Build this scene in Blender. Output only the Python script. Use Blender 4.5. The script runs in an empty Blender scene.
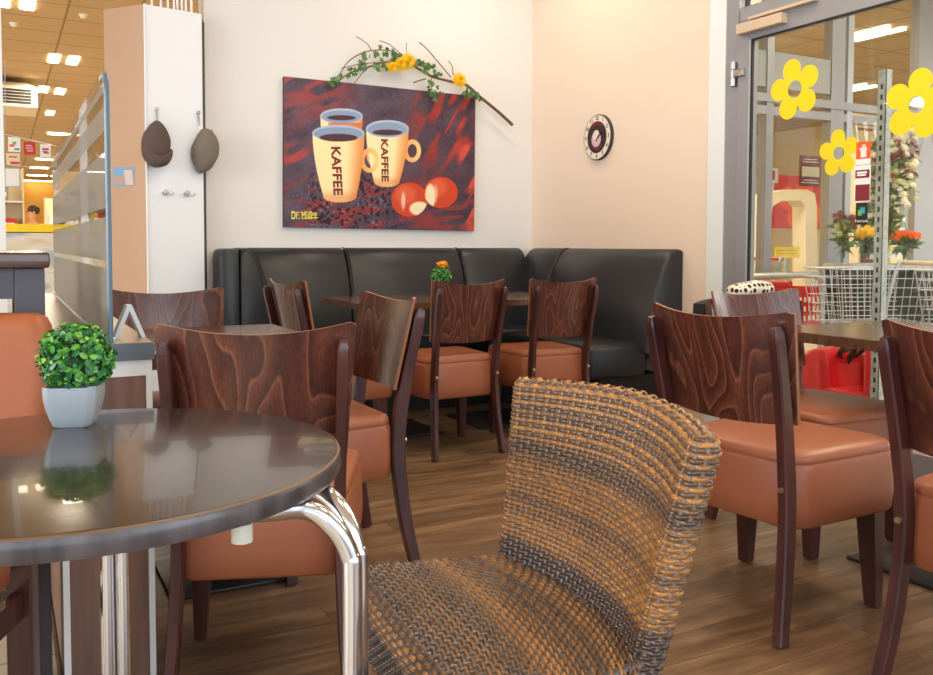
import bpy, bmesh, math, random
import numpy as np
from mathutils import Vector, Matrix
random.seed(7); rng = np.random.default_rng(5)
PI = math.pi
C = bpy.context.scene.collection

# ------------------------------------------------------------------ camera
H = 1.04; FPX = 871.0
psi = math.radians(28.1); th = math.atan(871/18200); roll = 0.003
F0 = Vector((math.sin(psi), math.cos(psi), 0)); R0 = Vector((math.cos(psi), -math.sin(psi), 0)); Z = Vector((0, 0, 1))
FW = F0*math.cos(th) - Z*math.sin(th); UP = F0*math.sin(th) + Z*math.cos(th)
R1 = R0*math.cos(roll) + UP*math.sin(roll); U1 = UP*math.cos(roll) - R0*math.sin(roll)
cam = bpy.data.cameras.new('camera'); co = bpy.data.objects.new('camera', cam); C.objects.link(co)
m = Matrix.Identity(4)
for i, v in enumerate((R1, U1, -FW)):
    for j in range(3): m[j][i] = v[j]
m.translation = Vector((0, 0, H)); co.matrix_world = m
cam.sensor_width = 36; cam.lens = FPX/933*36; cam.shift_y = -(337.5-286.7)/933
cam.clip_start = 0.05; cam.clip_end = 200
bpy.context.scene.camera = co
def ray(x, y): return FW + R1*((x-466.5)/FPX) + U1*((286.7-y)/FPX)
CO = Vector((0, 0, H))
def atz(x, y, z): r = ray(x, y); return CO + r*((z-H)/r.z)
def atx(x, y, X): r = ray(x, y); return CO + r*(X/r.x)
def aty(x, y, Y): r = ray(x, y); return CO + r*(Y/r.y)
def atd(x, y, d): r = ray(x, y); return CO + r*(d/r.dot(F0))

# ------------------------------------------------------------------ materials
def lin(c):
    return tuple(((v/255)/12.92 if v/255 <= .04045 else ((v/255+.055)/1.055)**2.4) for v in c) + (1,)
def newmat(name):
    m = bpy.data.materials.new(name); m.use_nodes = True
    nt = m.node_tree; return m, nt, nt.nodes['Principled BSDF']
def mat(name, col, rough=.5, metal=0, coat=0, spec=.5, emit=0, emitcol=None, bump=0, bscale=60, alpha=1, trans=0):
    m, nt, b = newmat(name)
    b.inputs['Base Color'].default_value = lin(col); b.inputs['Roughness'].default_value = rough
    b.inputs['Metallic'].default_value = metal; b.inputs['Coat Weight'].default_value = coat
    b.inputs['Specular IOR Level'].default_value = spec; b.inputs['Alpha'].default_value = alpha
    b.inputs['Transmission Weight'].default_value = trans
    if emit:
        b.inputs['Emission Color'].default_value = lin(emitcol or col); b.inputs['Emission Strength'].default_value = emit
    tc = nt.nodes.new('ShaderNodeTexCoord'); n = nt.nodes.new('ShaderNodeTexNoise'); n.inputs['Scale'].default_value = bscale
    nt.links.new(tc.outputs['Object'], n.inputs['Vector'])
    if bump:
        bp = nt.nodes.new('ShaderNodeBump'); bp.inputs['Strength'].default_value = bump; bp.inputs['Distance'].default_value = .002
        nt.links.new(n.outputs['Fac'], bp.inputs['Height']); nt.links.new(bp.outputs['Normal'], b.inputs['Normal'])
    elif not emit:
        mr = nt.nodes.new('ShaderNodeMapRange'); mr.inputs['To Min'].default_value = max(0, rough-.04); mr.inputs['To Max'].default_value = min(1, rough+.04)
        nt.links.new(n.outputs['Fac'], mr.inputs['Value']); nt.links.new(mr.outputs['Result'], b.inputs['Roughness'])
    return m
def ramp(nt, fac, stops):
    r = nt.nodes.new('ShaderNodeValToRGB'); e = r.color_ramp.elements
    while len(e) < len(stops): e.new(.5)
    for k, (p, c) in zip(e, stops): k.position = p; k.color = lin(c)
    nt.links.new(fac, r.inputs['Fac']); return r.outputs['Color']
def noisy(name, stops, scale=8, stretch=(1, 1, 1), rough=.5, coat=0, bump=0, detail=4, dist=0, spec=.5):
    m, nt, b = newmat(name)
    tc = nt.nodes.new('ShaderNodeTexCoord'); mp = nt.nodes.new('ShaderNodeMapping'); mp.inputs['Scale'].default_value = stretch
    n = nt.nodes.new('ShaderNodeTexNoise'); n.inputs['Scale'].default_value = scale; n.inputs['Detail'].default_value = detail; n.inputs['Distortion'].default_value = dist
    oi = nt.nodes.new('ShaderNodeObjectInfo'); ad = nt.nodes.new('ShaderNodeVectorMath'); ad.operation = 'ADD'
    ml = nt.nodes.new('ShaderNodeMath'); ml.operation = 'MULTIPLY'; ml.inputs[1].default_value = 13.7
    L = nt.links.new
    L(oi.outputs['Random'], ml.inputs[0]); L(tc.outputs['Object'], mp.inputs['Vector']); L(mp.outputs['Vector'], ad.inputs[0]); L(ml.outputs[0], ad.inputs[1])
    L(ad.outputs['Vector'], n.inputs['Vector'])
    L(ramp(nt, n.outputs['Fac'], stops), b.inputs['Base Color'])
    b.inputs['Roughness'].default_value = rough; b.inputs['Coat Weight'].default_value = coat; b.inputs['Specular IOR Level'].default_value = spec
    if bump:
        bp = nt.nodes.new('ShaderNodeBump'); bp.inputs['Strength'].default_value = bump; bp.inputs['Distance'].default_value = .002
        L(n.outputs['Fac'], bp.inputs['Height']); L(bp.outputs['Normal'], b.inputs['Normal'])
    return m
def ply_mat(name, vertical=True, rough=.3):
    # stained plywood: contour lines of a stretched noise field give cathedral grain
    m, nt, b = newmat(name); L = nt.links.new
    tc = nt.nodes.new('ShaderNodeTexCoord'); mp = nt.nodes.new('ShaderNodeMapping')
    mp.inputs['Scale'].default_value = (5.0, 5.0, .85) if vertical else (1, 4, 4)
    oi = nt.nodes.new('ShaderNodeObjectInfo'); ml = nt.nodes.new('ShaderNodeMath'); ml.operation = 'MULTIPLY'; ml.inputs[1].default_value = 29
    ad = nt.nodes.new('ShaderNodeVectorMath'); ad.operation = 'ADD'
    n = nt.nodes.new('ShaderNodeTexNoise'); n.inputs['Scale'].default_value = 1.7; n.inputs['Detail'].default_value = 1.5; n.inputs['Roughness'].default_value = .35
    L(oi.outputs['Random'], ml.inputs[0]); L(tc.outputs['Object'], mp.inputs['Vector']); L(mp.outputs['Vector'], ad.inputs[0]); L(ml.outputs[0], ad.inputs[1]); L(ad.outputs['Vector'], n.inputs['Vector'])
    k = nt.nodes.new('ShaderNodeMath'); k.operation = 'MULTIPLY'; k.inputs[1].default_value = 13; L(n.outputs['Fac'], k.inputs[0])
    fr = nt.nodes.new('ShaderNodeMath'); fr.operation = 'FRACT'; L(k.outputs[0], fr.inputs[0])
    line = ramp(nt, fr.outputs[0], [(0, (148, 90, 64)), (.10, (116, 64, 48)), (.5, (96, 50, 39)), (.90, (76, 40, 33)), (1, (136, 80, 56))])
    fine = nt.nodes.new('ShaderNodeTexNoise'); fine.inputs['Scale'].default_value = 30; fine.inputs['Detail'].default_value = 6
    mp2 = nt.nodes.new('ShaderNodeMapping'); mp2.inputs['Scale'].default_value = (8, 8, .6) if vertical else (.6, 8, 8)
    L(tc.outputs['Object'], mp2.inputs['Vector']); L(mp2.outputs['Vector'], fine.inputs['Vector'])
    fc = ramp(nt, fine.outputs['Fac'], [(.3, (165, 160, 160)), (.7, (255, 255, 255))])
    mx = nt.nodes.new('ShaderNodeMix'); mx.data_type = 'RGBA'; mx.blend_type = 'MULTIPLY'; mx.inputs['Factor'].default_value = .8
    L(line, mx.inputs['A']); L(fc, mx.inputs['B']); L(mx.outputs['Result'], b.inputs['Base Color'])
    b.inputs['Roughness'].default_value = rough; b.inputs['Coat Weight'].default_value = .35; b.inputs['Coat Roughness'].default_value = .16
    return m
def plank_mat(name):
    m, nt, b = newmat(name); L = nt.links.new
    tc = nt.nodes.new('ShaderNodeTexCoord'); br = nt.nodes.new('ShaderNodeTexBrick')
    br.inputs['Scale'].default_value = 1; br.inputs['Brick Width'].default_value = 1.25; br.inputs['Row Height'].default_value = .125
    br.inputs['Mortar Size'].default_value = .0012; br.inputs['Mortar Smooth'].default_value = .1; br.offset = .37
    br.inputs['Color1'].default_value = (0, 0, 0, 1); br.inputs['Color2'].default_value = (1, 1, 1, 1); br.inputs['Mortar'].default_value = (.25, .25, .25, 1)
    L(tc.outputs['Object'], br.inputs['Vector'])
    mp = nt.nodes.new('ShaderNodeMapping'); mp.inputs['Scale'].default_value = (1.1, 9, 1); L(tc.outputs['Object'], mp.inputs['Vector'])
    ad = nt.nodes.new('ShaderNodeVectorMath'); ad.operation = 'MULTIPLY_ADD'
    L(br.outputs['Color'], ad.inputs[0]); ad.inputs[1].default_value = (7, 3, 0); L(mp.outputs['Vector'], ad.inputs[2])
    n = nt.nodes.new('ShaderNodeTexNoise'); n.inputs['Scale'].default_value = 2.2; n.inputs['Detail'].default_value = 6; n.inputs['Distortion'].default_value = .5; n.inputs['Roughness'].default_value = .62
    L(ad.outputs['Vector'], n.inputs['Vector'])
    g = ramp(nt, n.outputs['Fac'], [(.26, (84, 62, 46)), (.42, (118, 92, 68)), (.58, (142, 114, 86)), (.76, (172, 144, 112))])
    s = ramp(nt, br.outputs['Color'], [(0, (205, 200, 196)), (.5, (235, 230, 225)), (1, (255, 250, 245))])
    mx = nt.nodes.new('ShaderNodeMix'); mx.data_type = 'RGBA'; mx.blend_type = 'MULTIPLY'; mx.inputs['Factor'].default_value = 1
    L(g, mx.inputs['A']); L(s, mx.inputs['B'])
    mx2 = nt.nodes.new('ShaderNodeMix'); mx2.data_type = 'RGBA'; L(br.outputs['Fac'], mx2.inputs['Factor']); L(mx.outputs['Result'], mx2.inputs['A']); mx2.inputs['B'].default_value = lin((70, 46, 30))
    L(mx2.outputs['Result'], b.inputs['Base Color'])
    b.inputs['Roughness'].default_value = .34
    return m
def tile_mat(name, c1, c2, grout, w, h, off=0, rough=.4, mort=.006):
    m, nt, b = newmat(name); L = nt.links.new
    tc = nt.nodes.new('ShaderNodeTexCoord'); br = nt.nodes.new('ShaderNodeTexBrick')
    br.inputs['Scale'].default_value = 1; br.inputs['Brick Width'].default_value = w; br.inputs['Row Height'].default_value = h; br.offset = off
    br.inputs['Mortar Size'].default_value = mort; br.inputs['Color1'].default_value = lin(c1); br.inputs['Color2'].default_value = lin(c2); br.inputs['Mortar'].default_value = lin(grout)
    L(tc.outputs['Object'], br.inputs['Vector']); L(br.outputs['Color'], b.inputs['Base Color']); b.inputs['Roughness'].default_value = rough
    return m
def glass_mat(name, tint=(255, 255, 255), refl=.08, rough=.02, frost=0, frostcol=(200, 200, 195)):
    m = bpy.data.materials.new(name); m.use_nodes = True; nt = m.node_tree; nt.nodes.clear(); L = nt.links.new
    o = nt.nodes.new('ShaderNodeOutputMaterial'); t = nt.nodes.new('ShaderNodeBsdfTransparent'); t.inputs[0].default_value = lin(tint)
    g = nt.nodes.new('ShaderNodeBsdfGlossy'); g.inputs['Roughness'].default_value = rough
    lw = nt.nodes.new('ShaderNodeLayerWeight'); lw.inputs['Blend'].default_value = .5
    pw = nt.nodes.new('ShaderNodeMath'); pw.operation = 'POWER'; pw.inputs[1].default_value = 5; L(lw.outputs['Facing'], pw.inputs[0])
    fz = nt.nodes.new('ShaderNodeMath'); fz.operation = 'MULTIPLY_ADD'; fz.inputs[1].default_value = .8; fz.inputs[2].default_value = .035; L(pw.outputs[0], fz.inputs[0])
    mx = nt.nodes.new('ShaderNodeMixShader'); L(fz.outputs[0], mx.inputs[0]); L(t.outputs[0], mx.inputs[1]); L(g.outputs[0], mx.inputs[2])
    if frost:
        d = nt.nodes.new('ShaderNodeBsdfDiffuse'); d.inputs[0].default_value = lin(frostcol)
        tl = nt.nodes.new('ShaderNodeBsdfTranslucent'); tl.inputs[0].default_value = lin(frostcol)
        m2 = nt.nodes.new('ShaderNodeMixShader'); m2.inputs[0].default_value = .5; L(d.outputs[0], m2.inputs[1]); L(tl.outputs[0], m2.inputs[2])
        m3 = nt.nodes.new('ShaderNodeMixShader'); m3.inputs[0].default_value = frost; L(mx.outputs[0], m3.inputs[1]); L(m2.outputs[0], m3.inputs[2])
        L(m3.outputs[0], o.inputs[0])
    else: L(mx.outputs[0], o.inputs[0])
    return m
def attr_mat(name, rough=.4, coat=0, spec=.5):
    m, nt, b = newmat(name); a = nt.nodes.new('ShaderNodeVertexColor'); a.layer_name = 'col'
    nt.links.new(a.outputs['Color'], b.inputs['Base Color']); b.inputs['Roughness'].default_value = rough; b.inputs['Coat Weight'].default_value = coat; b.inputs['Specular IOR Level'].default_value = spec
    return m

M = {}
M['wall_a'] = mat('wall_paint_cool', (226, 224, 220), .85, bump=.15, bscale=260)
M['wall_b'] = mat('wall_paint_warm', (228, 208, 188), .85, bump=.15, bscale=260)
M['reveal'] = mat('reveal_paint', (222, 226, 226), .7)
M['floor'] = plank_mat('oak_plank_vinyl')
M['tile'] = tile_mat('store_floor_tile', (196, 184, 164), (188, 176, 156), (150, 138, 120), .6, .6)
M['ceil'] = tile_mat('ceiling_tile', (190, 164, 128), (186, 160, 124), (142, 120, 90), .625, .625, mort=.012, rough=.9)  # white tiles; the warm light on them is put into the tan colour
M['colwhite'] = mat('column_white', (236, 240, 246), .35)
M['colwarmlit'] = mat('column_warm_lit', (188, 154, 126), .6)  # warm store light on the white column, painted in as tan
M['darkstrip'] = mat('strip_dark', (70, 64, 62), .5)
M['ply'] = ply_mat('stained_plywood')
M['plyedge'] = mat('plywood_edge', (150, 98, 66), .4)
M['darkwood'] = noisy('stained_beech', [(.3, (50, 24, 24)), (.7, (84, 42, 37))], 20, (1, 1, .15), .32, .3)
M['leather'] = mat('orange_leather', (156, 92, 64), .36, bump=.25, bscale=420, spec=.45)
M['leatherb'] = mat('tan_leather', (160, 90, 54), .42, bump=.25, bscale=420, spec=.45)
M['black_leather'] = mat('black_leather', (36, 38, 42), .36, bump=.2, bscale=350, spec=.45)
M['piping'] = mat('piping_dark', (30, 26, 26), .4)
M['plinth'] = mat('plinth_black', (22, 20, 20), .6)
M['tabletop'] = noisy('table_laminate', [(.3, (76, 52, 40)), (.7, (104, 74, 56))], 14, (.3, 4, 1), .22, .2)
M['tableedge'] = noisy('table_edge', [(.3, (58, 38, 30)), (.7, (84, 58, 44))], 14, (.3, 4, 1), .4)
M['roundtop'] = noisy('round_laminate', [(.3, (40, 31, 28)), (.7, (58, 44, 38))], 10, (1, 5, 1), .17, .3, bump=.05, spec=.7)
M['roundedge'] = noisy('round_edge', [(.3, (50, 46, 50)), (.7, (98, 90, 92))], 26, (1, 1, .1), .3, .2)
M['brassline'] = mat('worn_edge_line', (112, 84, 62), .4)
M['iron'] = mat('black_iron', (30, 30, 33), .45)
M['chrome'] = mat('chrome_tube', (228, 230, 236), .16, 1)
M['brass'] = mat('brass_bolt', (214, 196, 160), .3, 1)
M['steel'] = mat('brushed_steel', (190, 190, 190), .3, 1)
M['galv'] = noisy('galvanised_steel', [(.3, (150, 156, 156)), (.7, (184, 190, 188))], 40, (1, 1, 1), .4)
M['alu'] = mat('door_aluminium', (152, 152, 156), .4, .35)
M['alulight'] = mat('light_aluminium', (176, 182, 190), .35, .3)
M['closer'] = mat('door_closer_metal', (206, 184, 158), .4, .2)
M['gasket'] = mat('rubber_gasket', (24, 24, 28), .6)
M['glass'] = glass_mat('clear_glass', (250, 252, 250))
M['glassedge'] = mat('glass_edge_profile', (84, 108, 124), .3)
M['frost'] = glass_mat('frosted_band', (250, 250, 248), frost=.8, frostcol=(168, 162, 152))
M['ledge'] = noisy('ledge_laminate', [(.3, (128, 108, 88)), (.7, (150, 128, 104))], 12, (4, .3, 1), .32)
M['ledgeedge'] = mat('ledge_edge', (92, 102, 112), .4)
M['whitemetal'] = mat('white_metal', (228, 230, 232), .4)
M['panelwood'] = noisy('divider_panel', [(.3, (104, 76, 66)), (.7, (134, 100, 86))], 30, (1, 1, .06), .5)
M['pot'] = mat('grey_ceramic', (158, 166, 172), .32, coat=.2)
M['potw'] = mat('white_ceramic', (215, 225, 205), .35)
M['white'] = mat('white_plain', (235, 235, 232), .5)
M['stop'] = mat('plastic_stop', (196, 192, 178), .6)
M['red'] = mat('red_plastic', (205, 30, 34), .3, coat=.3)
M['redp'] = mat('red_print', (198, 44, 42), .5)
M['darkred'] = mat('dark_red_print', (128, 34, 42), .5)
M['orange'] = mat('orange_print', (226, 92, 34), .5)
M['black'] = mat('black_plastic', (26, 26, 28), .4)
M['yellow'] = mat('yellow_vinyl', (236, 208, 12), .5)
M['yellowp'] = mat('yellow_counter', (246, 214, 20), .45)
M['yflower'] = mat('yellow_petals', (246, 200, 20), .6)
M['oflower'] = mat('orange_petals', (250, 176, 20), .6)
M['blue'] = mat('blue_print', (52, 160, 200), .5)
M['green'] = mat('green_print', (120, 180, 60), .5)
M['bark'] = noisy('bark', [(.3, (78, 58, 44)), (.7, (120, 92, 66))], 60, (1, 1, 1), .8)
M['ivy'] = noisy('ivy_leaf', [(.3, (46, 84, 44)), (.7, (96, 136, 66))], 30, (1, 1, 1), .5)
M['leaf'] = None
M['cream'] = mat('cream_board', (228, 210, 178), .6)
M['grey'] = mat('grey_board', (150, 150, 148), .6)
M['lamp'] = mat('lamp_face', (255, 250, 235), .5, emit=9, emitcol=(255, 240, 205))
M['lampc'] = mat('lamp_face_strip', (255, 250, 235), .5, emit=7, emitcol=(255, 236, 200))
M['warmwall'] = noisy('warm_store_wall', [(.3, (226, 160, 60)), (.7, (244, 190, 96))], 1.2, (1, 1, 1), .7)
M['marble'] = noisy('counter_front_print', [(.3, (150, 166, 184)), (.5, (226, 222, 212)), (.7, (214, 196, 160))], 3, (1, 1, 3), .35, dist=1)
M['capbrown'] = mat('cap_brown_tweed', (92, 76, 72), .95, bump=.6, bscale=500)
M['capgrey'] = mat('cap_grey_wool', (122, 114, 102), .95, bump=.6, bscale=500)
M['skin'] = mat('skin', (206, 150, 116), .6)
M['hair'] = mat('hair_brown', (64, 40, 26), .7)
M['shirt'] = mat('shirt_ochre', (176, 136, 50), .8)
M['trousers'] = mat('trousers_dark', (50, 50, 60), .8)
M['ac'] = mat('ac_casing', (216, 206, 184), .5)
M['cloth_black'] = mat('black_cloth', (34, 34, 40), .9)
M['strandcol'] = attr_mat('rattan_strands', .3, .25)
M['print'] = attr_mat('canvas_print', .55, spec=.2)
M['cloche'] = glass_mat('cellophane', (250, 250, 250))

def leaf_mat():
    m, nt, b = newmat('boxwood_leaf'); L = nt.links.new
    a = nt.nodes.new('ShaderNodeVertexColor'); a.layer_name = 'col'
    L(a.outputs['Color'], b.inputs['Base Color']); b.inputs['Roughness'].default_value = .3; b.inputs['Subsurface Weight'].default_value = 0
    return m
M['leaf'] = leaf_mat()

# ------------------------------------------------------------------ mesh builders
class MB:
    def __init__(s): s.v = []; s.f = []; s.mi = []; s.cl = []
    def add(s, vs, fs, mi=0, col=None):
        o = len(s.v); s.v += [tuple(v) for v in vs]; s.f += [tuple(i+o for i in f) for f in fs]; s.mi += [mi]*len(fs)
        s.cl += [col]*len(vs); return s
    def box(s, c, d, mi=0, rz=0, bev=0, rot=None):
        bm = bmesh.new(); bmesh.ops.create_cube(bm, size=1); bmesh.ops.scale(bm, vec=d, verts=bm.verts)
        if bev: bmesh.ops.bevel(bm, geom=bm.edges[:], offset=bev, segments=2, profile=.5, affect='EDGES')
        R = rot if rot else Matrix.Rotation(rz, 3, 'Z'); c = Vector(c)
        bm.verts.index_update(); s.add([R @ v.co + c for v in bm.verts], [[v.index for v in f.verts] for f in bm.faces], mi); bm.free(); return s
    def bb(s, x0, x1, y0, y1, z0, z1, mi=0, bev=0):
        return s.box(((x0+x1)/2, (y0+y1)/2, (z0+z1)/2), (x1-x0, y1-y0, z1-z0), mi, 0, bev)
    def prism(s, poly, a, b, plane='xz', mi=0, org=(0, 0, 0)):
        n = len(poly)
        def P(p, t):
            q = {'xz': (p[0], t, p[1]), 'yz': (t, p[0], p[1]), 'xy': (p[0], p[1], t)}[plane]
            return tuple(q[i]+org[i] for i in range(3))
        return s.add([P(p, a) for p in poly]+[P(p, b) for p in poly], [list(range(n))[::-1], list(range(n, 2*n))]+[(i, (i+1) % n, n+(i+1) % n, n+i) for i in range(n)], mi)
    def tube(s, pts, r, n=8, mi=0, sx=1, sy=1, cap=True):
        pts = [Vector(p) for p in pts]; rs = r if isinstance(r, (list, tuple)) else [r]*len(pts)
        t0 = (pts[1]-pts[0]).normalized(); up = Vector((0, 0, 1)) if abs(t0.z) < .9 else Vector((0, 1, 0))
        nx = t0.cross(up).normalized(); vs = []; fs = []
        for i, p in enumerate(pts):
            t = (pts[min(i+1, len(pts)-1)]-pts[max(i-1, 0)]).normalized()
            nx = (nx - t*nx.dot(t)).normalized(); ny = t.cross(nx)
            for k in range(n):
                a = 2*PI*(k+.5)/n; vs.append(p + nx*math.cos(a)*rs[i]*sx + ny*math.sin(a)*rs[i]*sy)
        for i in range(len(pts)-1):
            for k in range(n): fs.append((i*n+k, i*n+(k+1) % n, (i+1)*n+(k+1) % n, (i+1)*n+k))
        if cap: fs.append(list(range(n))[::-1]); fs.append([(len(pts)-1)*n+k for k in range(n)])
        return s.add(vs, fs, mi)
    def cyl(s, a, b, r, n=20, mi=0): return s.tube([a, b], r, n, mi)
    def lathe(s, prof, c=(0, 0, 0), n=32, mi=0, sx=1, sy=1):
        vs = []; fs = []; k = len(prof)
        for i in range(n):
            a = 2*PI*i/n
            for r, z in prof: vs.append((c[0]+r*math.cos(a)*sx, c[1]+r*math.sin(a)*sy, c[2]+z))
        for i in range(n):
            for j in range(k-1): fs.append((i*k+j, ((i+1) % n)*k+j, ((i+1) % n)*k+j+1, i*k+j+1))
        return s.add(vs, fs, mi)
    def loft(s, rings, cap=(True, True), mi=0):
        n = len(rings[0]); vs = [v for r in rings for v in r]; fs = []
        for i in range(len(rings)-1):
            for k in range(n): fs.append((i*n+k, i*n+(k+1) % n, (i+1)*n+(k+1) % n, (i+1)*n+k))
        if cap[0]: fs.append(list(range(n))[::-1])
        if cap[1]: fs.append([(len(rings)-1)*n+k for k in range(n)])
        return s.add(vs, fs, mi)
    def grid(s, fn, nu, nv, mi=0, flip=False):
        vs = [fn(i/nu, j/nv) for i in range(nu+1) for j in range(nv+1)]; w = nv+1
        fs = [(i*w+j, (i+1)*w+j, (i+1)*w+j+1, i*w+j+1) for i in range(nu) for j in range(nv)]
        if flip: fs = [f[::-1] for f in fs]
        return s.add(vs, fs, mi)
    def sphere(s, c, r, n=12, mi=0, sc=(1, 1, 1)):
        rings = []
        for j in range(1, n): 
            p = PI*j/n; rings.append([(c[0]+r*sc[0]*math.sin(p)*math.cos(2*PI*k/(2*n)), c[1]+r*sc[1]*math.sin(p)*math.sin(2*PI*k/(2*n)), c[2]-r*sc[2]*math.cos(p)) for k in range(2*n)])
        return s.loft(rings, mi=mi)
    def build(s, name, mats, parent=None, smooth=40, loc=None, rz=None):
        me = bpy.data.meshes.new(name); me.from_pydata(s.v, [], s.f)
        for mm in (mats if isinstance(mats, (list, tuple)) else [mats]): me.materials.append(M[mm] if isinstance(mm, str) else mm)
        me.polygons.foreach_set('material_index', s.mi)
        if any(c is not None for c in s.cl):
            ca = me.color_attributes.new('col', 'FLOAT_COLOR', 'POINT')
            ca.data.foreach_set('color', [x for c in s.cl for x in (c or (1, 1, 1, 1))])
        bm = bmesh.new(); bm.from_mesh(me); bmesh.ops.recalc_face_normals(bm, faces=bm.faces); bm.to_mesh(me); bm.free()
        if smooth: me.shade_smooth(); me.set_sharp_from_angle(angle=math.radians(smooth))
        o = bpy.data.objects.new(name, me); C.objects.link(o)
        if parent: o.parent = parent
        if loc is not None: o.location = loc
        if rz is not None: o.rotation_euler.z = rz
        return o
def tag(o, label, cat, group=None, kind=None):
    if label: o['label'] = label
    if cat: o['category'] = cat
    if group: o['group'] = group
    if kind: o['kind'] = kind
    return o
def thing(name, label, cat, loc=(0, 0, 0), rz=0, group=None):
    o = bpy.data.objects.new(name, None); C.objects.link(o); o.location = loc; o.rotation_euler.z = rz; o.empty_display_size = .1
    return tag(o, label, cat, group)
def struct(o): o['kind'] = 'structure'; return o
def dup(o, loc, rz=0, label=None, group=None, scale=None):
    def cp(x, par):
        c = x.copy(); C.objects.link(c)
        if par: c.parent = par
        for ch in x.children: cp(ch, c)
        return c
    r = cp(o, None); r.location = loc; r.rotation_euler.z = rz
    if scale: r.scale = scale
    if label: r['label'] = label
    if group: r['group'] = group
    return r
def catmull(P, n=8):
    P = [Vector(p) for p in P]; Q = [P[0]*2-P[1]]+P+[P[-1]*2-P[-2]]; out = []
    for i in range(1, len(Q)-2):
        for k in range(n):
            t = k/n; a, b, c, d = Q[i-1:i+3]
            out.append(.5*((2*b)+(-a+c)*t+(2*a-5*b+4*c-d)*t*t+(-a+3*b-3*c+d)*t**3))
    return out+[P[-1]]
def text_mesh(name, body, size, mat_, ext=.0004, align='CENTER', spacing=1, bold=0):
    cu = bpy.data.curves.new(name, 'FONT'); cu.body = body; cu.size = size; cu.extrude = ext; cu.align_x = align; cu.align_y = 'CENTER'; cu.space_character = spacing; cu.offset = bold
    to = bpy.data.objects.new(name, cu); C.objects.link(to); dg = bpy.context.evaluated_depsgraph_get()
    me = bpy.data.meshes.new_from_object(to.evaluated_get(dg)); bpy.data.objects.remove(to)
    me.materials.clear(); me.materials.append(M[mat_]); o = bpy.data.objects.new(name, me); C.objects.link(o); return o
def orient(o, origin, xa, ya):
    xa = Vector(xa).normalized(); ya = Vector(ya).normalized(); za = xa.cross(ya); m = Matrix.Identity(4)
    for i, v in enumerate((xa, ya, za)):
        for j in range(3): m[j][i] = v[j]
    m.translation = Vector(origin); o.matrix_local = m; return o

# ------------------------------------------------------------------ setting
WA = 5.4; WB = 3.42; CZ = 3.35
struct(MB().prism([(.1, -2.5), (WB, -2.5), (WB, WA), (.1, WA)], -.05, 0, 'xy').build('floor', 'floor', smooth=0))
struct(MB().prism([(-9, -2.5), (.1, -2.5), (.1, WA), (WB, WA), (WB, -2.5), (14, -2.5), (14, 36), (-9, 36)], -.05, 0, 'xy').build('floor_store', 'tile', smooth=0))
struct(MB().bb(-9, 14, -2.5, 36, CZ, CZ+.05).build('ceiling', 'ceil', smooth=0))
struct(MB().bb(1.095, WB+.12, WA, WA+.14, 0, CZ).build('wall_back', 'wall_a', smooth=0))
struct(MB().bb(1.066, 1.095, WA-.02, WA+.14, 0, 2.36).build('trim_1', 'darkstrip', smooth=0))
struct(MB().bb(WB, WB+.12, 3.602, WA, 0, CZ).build('wall_right', 'wall_b', smooth=0))
struct(MB().bb(WB-.006, WB+.13, 3.482, 3.602, 0, CZ).build('trim_2', 'reveal', smooth=0))
struct(MB().bb(-9, 14, 35.9, 36.05, 0, CZ).build('wall_far', 'warmwall', smooth=0))
struct(MB().bb(-9.05, -8.95, -2.5, 36, 0, CZ).build('wall_left', 'cream', smooth=0))
struct(MB().bb(13.95, 14.05, -2.5, 36, 0, CZ).build('wall_shop_side', 'cream', smooth=0))
struct(MB().bb(WB+.12, 14, 14.5, 14.6, 0, CZ).build('wall_shop_back', 'cream', smooth=0))
struct(MB().bb(WB+.0, WB+.1, WA+.14, 14.5, 0, CZ).build('wall_shop_left', 'cream', smooth=0))

# hexagonal clad pillar
p0 = Vector((1.066, 5.31, 0)); p1 = Vector((.738, 5.245, 0)); p2 = Vector((.548, 5.48, 0)); p3 = Vector((.60, 5.8, 0)); p4 = Vector((.93, 5.87, 0)); p5 = Vector((1.066, 5.6, 0))
b = MB(); hexp = [(p.x, p.y) for p in (p0, p1, p2, p3, p4, p5)]; b.prism(hexp, 0, 2.39, 'xy')
b.mi = [0 if i == 2 else 1 for i in range(len(b.mi))]
pil = struct(b.build('wall_pillar', ['colwhite', 'colwarmlit'], smooth=0))
MB().cyl((.738, 5.243, 0), (.738, 5.243, 2.392), .006, 8).build('corner_bead', 'whitemetal', pil)
rod0 = None
for x in (152, 161, 168, 174, 177.5, 182, 186, 191.5):
    p = aty(x, 10, 5.36); o = tag(MB().cyl((0, 0, 0), (0, 0, .93), .0065, 8).build('ceiling_rod', 'whitemetal', loc=(p.x, p.y, 2.39)), 'thin white rod rising from the top of the white pillar to the ceiling', 'rod', 'white rods above the pillar')

# ------------------------------------------------------------------ bench
def bprof(zb=.44, zt=1.02, th=0):
    return [(.0, zb), (.255+th, zb), (.245+th, .55), (.225+th, .65), (.195+th, .78), (.155+th, .89), (.115+th, .965), (.085+th, 1.0), (.05, zt-.002), (.02, zt), (0, zt-.005)]
def bench_module(name, parent, L, tf, ends=(1, 1)):
    # profile extruded along s in 0..L, tf(s, p, z) -> world
    rings = []
    for s, k in ((0, .02), (.006, .008), (.02, 0), (L-.02, 0), (L-.006, .008), (L, .02)):
        rings.append([tf(s, max(0, p-(k if p > .03 else 0)), z-(k*.6 if z > .9 else 0)) for p, z in bprof()])
    return MB().loft(rings).build(name, 'black_leather', parent, smooth=50)
bench = thing('corner_bench', 'long black leather corner bench lining the two walls under the coffee picture', 'bench')
g = .004
fa = lambda x0: (lambda s, p, z: (x0+s, WA-.004-p, z))
fb = lambda y0: (lambda s, p, z: (WB-.004-p, y0+s, z))
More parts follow.
